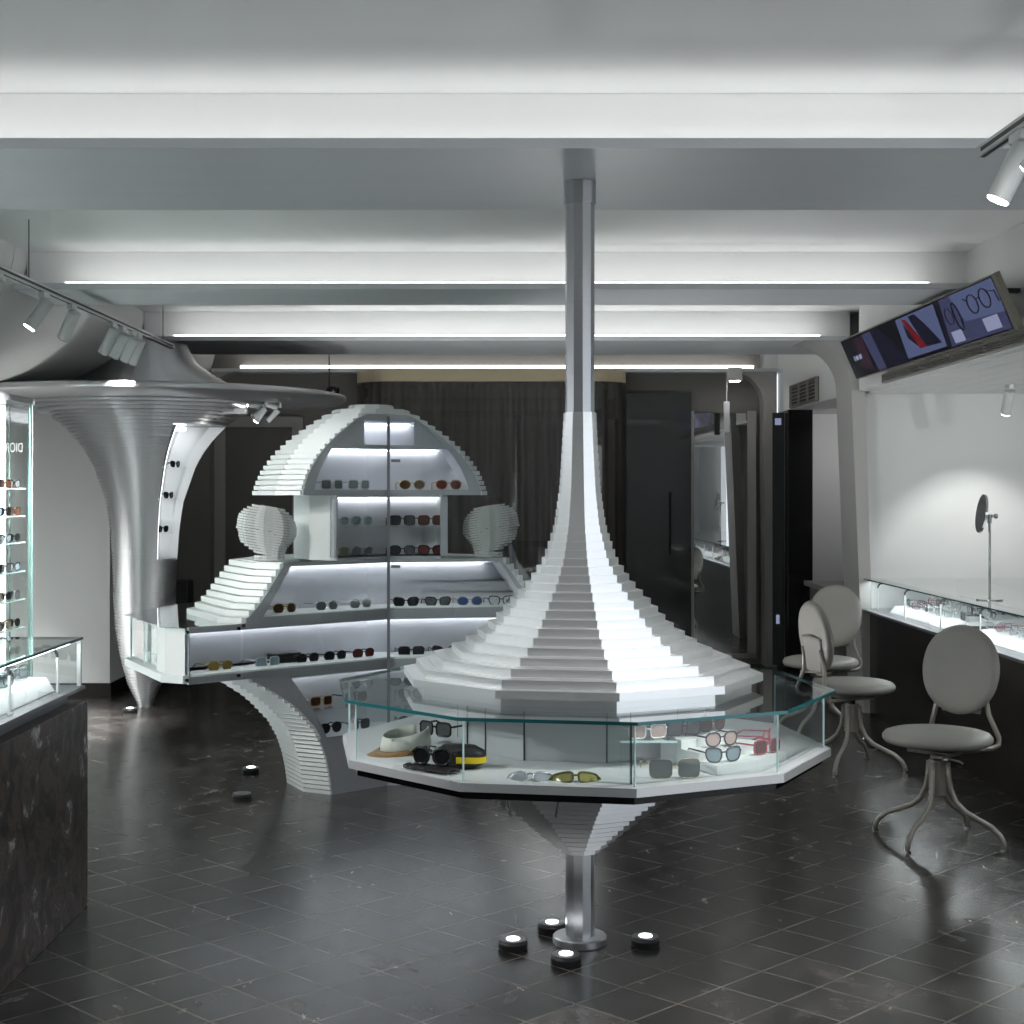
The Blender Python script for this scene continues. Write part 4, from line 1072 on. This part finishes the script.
B().box(-1.622, -1.607, 5.792, 5.805, .851, 1.028).build('corner_strip', M['panelwhite'], sc)
for y in (5.58, 5.03, 4.45, 3.9):
    B().cyl((-1.635, y, .851), (-1.635, y, .985), .006, 10).cyl((-1.635, y, .851), (-1.635, y, .860), .012, 12).build('light_post', M['panelwhite'], sc)
    B().tube([(-1.635, y, .985), (-1.638, y, 1.0), (-1.648, y, 1.015), (-1.665, y, 1.024), (-1.69, y, 1.026)], .006, 8).build('bracket', M['blackmatt'], sc)
    B().cyl((-1.69, y, 1.018), (-1.72, y, 1.014), .006, 8).build('bracket_tip', M['blackmatt'], sc)
B().box(-1.665, -1.645, 1.7, 5.78, 1.014, 1.019).build('case_light', M['ledwork'], sc)
B().box(-1.667, -1.643, 1.65, 5.79, 1.0195, 1.0225).build('light_cap', M['edgel'], sc)
tr = thing('display_tray', 'white eyewear tray inside the stone counter glass case', 'tray', (-2.0, 4.5, .8505))
b = B()
b.solid([(-2.38,2.0,.851),(-1.66,2.0,.851),(-1.66,5.64,.851),(-2.38,5.64,.851)], [(-2.35,2.03,.930),(-1.685,2.03,.907),(-1.685,5.61,.907),(-2.35,5.61,.930)])
b.build('tray_body', M['panelwhite'], tr, bevel=.004)
k = 0
for y in (5.56, 5.48, 5.40, 5.32, 5.24, 5.14, 5.04):
    for x in (-1.765, -1.92, -2.08):
        k += 1; z = .907 + (-1.685-x)/.665*.023
        gl(['silver','black','brown','clear'][k % 4], 'none', ['panto','square','way'][k % 3], (x + random.uniform(-.02,.02), y + random.uniform(-.02,.02), z+.001), R_(60 + random.uniform(-25, 25)),
           'wire eyeglasses lying in rows on the white tray of the stone counter', 1.0, group='eyeglasses on the stone counter tray', rim=.0018, folded=True)

# ------------------------------------------------------------------ tall lit glass cabinet
tc = thing('tall_glass_cabinet', 'tall lit glass cabinet with rows of sunglasses by the white side wall', 'cabinet', (-2.95, 8.2, 0))
B().box(-3.20, -3.15, 3.6, 9.02, 0, 2.16).build('back_panel', M['panelwhite'], tc)
B().box(-3.15, -2.78, 3.6, 9.02, 0, .30).build('base', M['panelwhite'], tc)
B().box(-3.15, -2.78, 3.6, 9.02, 2.125, 2.16).build('top', M['greytrim'], tc)
b = B().add([(-3.15,9.01,.3),(-2.81,9.01,.3),(-2.81,9.01,2.125),(-3.15,9.01,2.125)], [(0,1,2,3)]); b.build('end_glass', M['glassg'], tc)
b = B().add([(-2.79,3.6,.3),(-2.79,9.0,.3),(-2.79,9.0,2.125),(-2.79,3.6,2.125)], [(0,1,2,3)]); b.build('door_glass', M['glassg'], tc)
for q in ((-2.815, -2.805, 9.0, 9.015), (-2.795, -2.785, 8.99, 9.0), (-2.93, -2.922, 9.004, 9.0095)): B().box(*q, .3, 2.125).build('glass_edge_strip', M['edgem'], tc)
B().box(-2.99, -2.955, 9.011, 9.02, .31, 2.12).build('light_column', mat('cabinet_led', (1,1,1), .5, emit=(.96,1,.985), es=1.1), tc)
B().box(-3.149, -3.14, 3.7, 8.9, 2.06, 2.12).build('top_light', M['ledcool'], tc)
B().box(-3.149, -3.14, 3.7, 8.9, .31, .36).build('bottom_light', M['ledcool'], tc)
zs = [1.6 - (y-492)*8.9/1500 for y in (488, 515.5, 542, 571, 599, 627, 655)]
for z in zs:
    B().box(-3.145, -2.83, 3.7, 8.99, z-.008, z).build('glass_shelf', M['glassg'], tc)
    B().box(-2.8298, -2.826, 3.7, 8.99, z-.008, z).box(-3.145, -2.83, 8.9901, 8.9935, z-.008, z).build('shelf_edge', M['edgel'], tc)
ordn = ['top', 'second', 'third', 'fourth', 'fifth', 'sixth', 'lowest']
cols = [('black','grey'),('brown','brown'),('black','black'),('black','steel'),('silver','grey'),('black','black'),('gold','smoke')]
for i, z in enumerate(zs):
    for j, y in enumerate((8.90, 8.74, 8.58)):
        fk, lk = cols[(i+j) % 7]
        gl(fk, lk, ['way','square','panto'][(i+j) % 3], (-2.865, y, z+.0008), R_(72), '%s sunglasses, %s from the glass end, %s shelf of the tall glass cabinet' % (
            {'black':'black','brown':'brown','silver':'silver','gold':'gold'}[fk], ['first','second','third'][j], ordn[i]), 1.0)
# lettering on the glass end, read from behind
tx = bpy.data.curves.new('sign_letters', 'FONT'); tx.body = 'DIOR'; tx.size = .080; tx.extrude = .001; tx.align_x = 'CENTER'
to = bpy.data.objects.new('sign_letters', tx); C.objects.link(to)
bpy.context.view_layer.update(); dg = bpy.context.evaluated_depsgraph_get()
me = bpy.data.meshes.new_from_object(to.evaluated_get(dg)); bpy.data.objects.remove(to)
lt = bpy.data.objects.new('lettering', me); C.objects.link(lt); me.materials.append(M['text']); lt.parent = tc
lt.location = (-2.90 - (-2.95), 9.006 - 8.2, 1.84); lt.rotation_euler = (pi/2, 0, pi); lt.scale = (.56, 1, 1)

# ------------------------------------------------------------------ wall counter with glass case
wc = thing('wall_counter', 'long dark counter with lit glass case along the white niche wall', 'counter', (3.2, 8, 0))
B().box(2.70, 4.2, 4.0, 10.94, 0, .735).build('plinth', M['counterdark'], wc, bevel=.003)
B().box(2.645, 4.2, 4.0, 10.94, .7355, .752).build('case_floor', M['greytrim'], wc)
B().add([(2.665,4.0,.753),(2.665,10.93,.753),(2.665,10.93,.966),(2.665,4.0,.966)], [(0,1,2,3)]).build('front_glass', M['glass'], wc)
B().add([(2.655,4.0,.975),(4.2,4.0,.975),(4.2,10.93,.975),(2.655,10.93,.975)], [(0,1,2,3)]).build('top_glass', glass('frosty_top_glass', (.70,.76,.75), ior=1.7), wc)
B().box(2.655, 2.662, 4.0, 10.93, .9665, .9745).build('green_glass_edge', M['edge'], wc)
B().box(2.715, 2.745, 4.1, 10.85, .963, .968).build('case_light', M['ledwork'], wc)
B().box(2.70, 2.76, 4.0, 10.93, .9685, .974).box(2.70, 2.703, 4.0, 10.93, .956, .9685).build('light_cap', M['greytrim'], wc)
B().box(3.35, 3.40, 4.0, 10.93, .7525, .965).build('rear_panel', M['panelwhite'], wc)
for y in (10.6, 9.9, 9.1, 8.35, 7.6):
    B().cyl((2.69, y, .753), (2.69, y, .92), .005, 10).build('light_post', M['panelwhite'], wc)
    B().tube([(2.69, y, .92), (2.695, y, .938), (2.71, y, .952), (2.735, y, .9545)], .006, 8).build('bracket', M['blackmatt'], wc)
k = 0
for i, (y0, y1) in enumerate([(9.15, 10.55), (7.2, 8.75), (6.0, 7.1)]):
    t = thing('display_tray', ['pale eyewear tray in the wall counter case beside the portal', 'pale eyewear tray in the wall counter case below the table mirror', 'pale eyewear tray in the wall counter beyond the closest chair'][i], 'tray', (3.0, y0, .7525))
    b = B(); b.solid([(2.76,y0,.7525),(3.32,y0,.7525),(3.32,y1,.7525),(2.76,y1,.7525)], [(2.79,y0+.03,.80),(3.30,y0+.03,.83),(3.30,y1-.03,.83),(2.79,y1-.03,.80)]); b.build('tray_body', M['panelwhite'], t, bevel=.004)
    yy = y0 + .12
    while yy < y1 - .06:
        for x in (2.87, 3.05, 3.22):
            k += 1; z = .80 + (x-2.79)/.51*.03
            fk, lk = [('silver','none'),('black','none'),('clear','none'),('black','grey'),('silver','smoke'),('silver','none'),('black','none'),('red','none')][(k*3+k//3+k//7) % 8]
            gl(fk, lk, ['panto','square','way'][k % 3], (x + random.uniform(-.02,.02), yy + random.uniform(-.02,.02), z+.002), R_(-90 + random.uniform(-70,70)),
               ['jumbled frames on the tray in the wall counter case beside the portal', 'jumbled frames on the tray in the wall counter case below the mirror', 'jumbled frames on the wall counter tray beyond the closest chair'][i], 1.0,
               group=['frames on the tray beside the portal', 'frames on the tray below the mirror', 'frames on the tray beyond the chair'][i], **({'rim': .0018} if lk == 'none' else {}))
        yy += .17
t = thing('black_box', 'flat black case lying between trays in the wall counter', 'case', (2.85, 8.95, .7525))
B().box(2.76, 3.1, 8.82, 9.08, .7527, .775).box(2.78, 3.08, 8.84, 9.06, .7755, .79).build('box', M['blackmatt'], t, bevel=.003)

# table mirror on the counter
d = 8.68; x = 2.85
tm = thing('table_mirror', 'round mirror on a slim chrome stand on the wall counter', 'mirror', (x, d, .976))
B().lathe([(.075,.9762),(.075,.982),(.02,.986),(.008,.99)], 32, (x,d)).build('base', M['chrome'], tm, smooth=True, auto=30)
B().cyl((x,d,.986), (x,d,1.46), .0075, 12).build('stem', M['chrome'], tm)
B().cyl((x-.055,d,1.46), (x+.03,d,1.46), .008, 10).cyl((x+.03,d,1.46),(x+.045,d,1.46),.014,12).cyl((x,d,1.42),(x,d,1.47),.013,12).build('knob', M['chrome'], tm)
rt = Matrix.Rotation(R_(-14), 3, 'Y') @ Matrix.Rotation(R_(22), 3, 'Z')
ax = Vector((cos(R_(176)), sin(R_(176)), .14)).normalized(); c = Vector((x-.045, d, 1.475))
B().cyl(c - ax*.006, c + ax*.006, .112, 36).build('mirror_frame', M['chrome'], tm, smooth=True, auto=40)
B().cyl(c + ax*.0061, c + ax*.008, .104, 36).cyl(c - ax*.008, c - ax*.0061, .104, 36).build('mirror_glass', M['mirror'], tm)

# ------------------------------------------------------------------ chairs
def cushion(rx, ry, th, e=2.0, n=40, m=10, dome=.35):
    """a puffy disc in local XY, thickness th"""
    vs = []; fs = []
    prof = []
    for j in range(m+1):
        a = -pi/2 + pi*j/m; prof.append((max(.0, 1 - (1-cos(a))*th/2/rx*.9) if abs(a) < pi/2-1e-6 else .0, sin(a)*th/2))
    rings = []
    pr = [(.02, -th/2*1.0), (.55, -th/2), (.86, -th/2*.92), (.95, -th/2*.72), (1.0, -th*.12), (1.0, th*.12), (.95, th/2*.74), (.86, th/2*.98), (.55, th/2*(1+dome*.5)), (.25, th/2*(1+dome*.62)), (.02, th/2*(1+dome*.65))]
    for s, z in pr: rings.append([(s*rx*math.copysign(abs(cos(a))**(2/e), cos(a)), s*ry*math.copysign(abs(sin(a))**(2/e), sin(a)), z) for a in [2*pi*k/n for k in range(n)]])
    vs = [p for r in rings for p in r]
    fs = [(j*n+k, j*n+(k+1) % n, (j+1)*n+(k+1) % n, (j+1)*n+k) for j in range(len(pr)-1) for k in range(n)] + [tuple(range(n))[::-1], tuple(range((len(pr)-1)*n, len(pr)*n))]
    return vs, fs
def make_chair(label):
    t = thing('swivel_chair', label, 'chair', group='round back swivel chairs')
    # local: chair faces -Y
    vs, fs = cushion(.245, .235, .062, 2.1)
    B().add([(x, y-.01, z+.472) for x, y, z in vs], fs).build('seat', M['leather'], t, smooth=True, local=True)
    vs, fs = cushion(.189, .206, .055, 2.15, dome=.25)
    tilt = R_(8); by, bz = .225, .765
    B().add([(x, by - z*cos(tilt) + y*sin(tilt), bz + y*cos(tilt) + z*sin(tilt)) for x, y, z in vs], fs).build('backrest', M['leather'], t, smooth=True, local=True)
    # piping seam on the edge of the cushions
    b = B(); n = 40
    b.tube([(.190*cos(2*pi*k/n), by + .207*sin(2*pi*k/n)*sin(tilt), bz + .207*sin(2*pi*k/n)*cos(tilt)) for k in range(n)], .0035, 6, closed=True)
    b.build('piping', M['leather'], t, smooth=True, local=True)
    # gathered cover pocket strap on the back
    b = B(); nn = 11; P = []
    for j in range(nn):
        v = j/(nn-1)
        for i in range(nn):
            u = i/(nn-1)*2-1; yv = -.205 + v*.20
            P.append((u*.125*(1-.25*(1-v)), by + .034 + .010*(1-u*u) + .004*sin(u*14+v*5) + yv*sin(tilt), bz + yv*cos(tilt) + .02*(1-abs(u))*v*.6))
    b.add(P, [(j*nn+i, j*nn+i+1, (j+1)*nn+i+1, (j+1)*nn+i) for j in range(nn-1) for i in range(nn-1)])
    o = b.build('back_pocket', M['leather'], t, smooth=True, local=True); o.modifiers.new('t', 'SOLIDIFY').thickness = .006
    b = B()
    for sx in (-1, 1):
        b.tube([(sx*.10, .02, .415), (sx*.13, .14, .412), (sx*.155, .225, .41), (sx*.172, .258, .425), (sx*.172, .262, .455), (sx*.150, .245, .52), (sx*.135, .235, .56), (sx*.12, .240, .63), (sx*.11, .252, .70)], .0115, 10)
    b.build('back_support', M['tube'], t, smooth=True, local=True)
    B().cbox((0,0,.412), .22, .18, .014).cbox((.06,-.10,.405), .06, .08, .012).build('seat_plate', M['tube'], t, local=True)
    B().cyl((0,0,.30), (0,0,.405), .022, 20).build('column', M['blackmatt'], t, smooth=True, auto=40, local=True)
    B().lathe([(.043,.21),(.043,.37)], 10).build('hub', M['tube'], t, local=True)
    B().tube([(.02,-.06,.40), (.15,-.10,.392), (.17,-.105,.385)], .005, 8).build('lever', M['tube'], t, smooth=True, local=True)
    for k in range(4):
        a = R_(90*k); c, s = cos(a), sin(a)
        pr = [(.045,.36),(.050,.29),(.060,.24),(.085,.185),(.13,.145),(.19,.118),(.25,.095),(.292,.062),(.311,.03),(.315,.006)]
        lg = B().tube([(c*r, s*r, z) for r, z in pr], .0125, 10).build('leg', M['tube'], t, smooth=True, local=True)
        B().cyl((c*.315, s*.315, 0), (c*.315, s*.315, .008), .016, 14).build('foot_cap', M['chrome'], lg, local=True)
    return t
ch = make_chair('ivory round-back swivel chair standing alone closest to the viewer'); ch.location = (2.03, 6.90, 0); ch.rotation_euler = (0, 0, R_(-43))
ch2 = copy_tree(ch, (2.06, 8.72, 0), (0, 0, R_(104)), 'ivory swivel chair turned to the counter, showing its gathered back pocket')
ch3 = copy_tree(ch, (2.15, 9.95, 0), (0, 0, R_(-36)), 'ivory round-back swivel chair behind the turned one, beside the portal')

for c_, base in ((ch, 49), (ch2, 60), (ch3, 50)):
    for k in kids(c_):
        if k.name.startswith(('leg', 'hub')): k.rotation_euler = (0, 0, R_(base) - c_.rotation_euler.z)
# ------------------------------------------------------------------ light and render settings
w = bpy.data.worlds.new('world'); bpy.context.scene.world = w; w.use_nodes = True
w.node_tree.nodes['Background'].inputs['Color'].default_value = (.86, .93, 1, 1); w.node_tree.nodes['Background'].inputs['Strength'].default_value = .52
sce = bpy.context.scene
sce.view_settings.view_transform = 'Standard'; sce.view_settings.look = 'None'; sce.view_settings.gamma = 1; sce.view_settings.exposure = 1.6
sce.view_settings.use_curve_mapping = False
sce.cycles.max_bounces = 10; sce.cycles.transparent_max_bounces = 24; sce.cycles.diffuse_bounces = 4; sce.cycles.glossy_bounces = 5
sce.cycles.caustics_reflective = False; sce.cycles.caustics_refractive = False; sce.cycles.sample_clamp_indirect = 4; sce.cycles.use_denoising = True
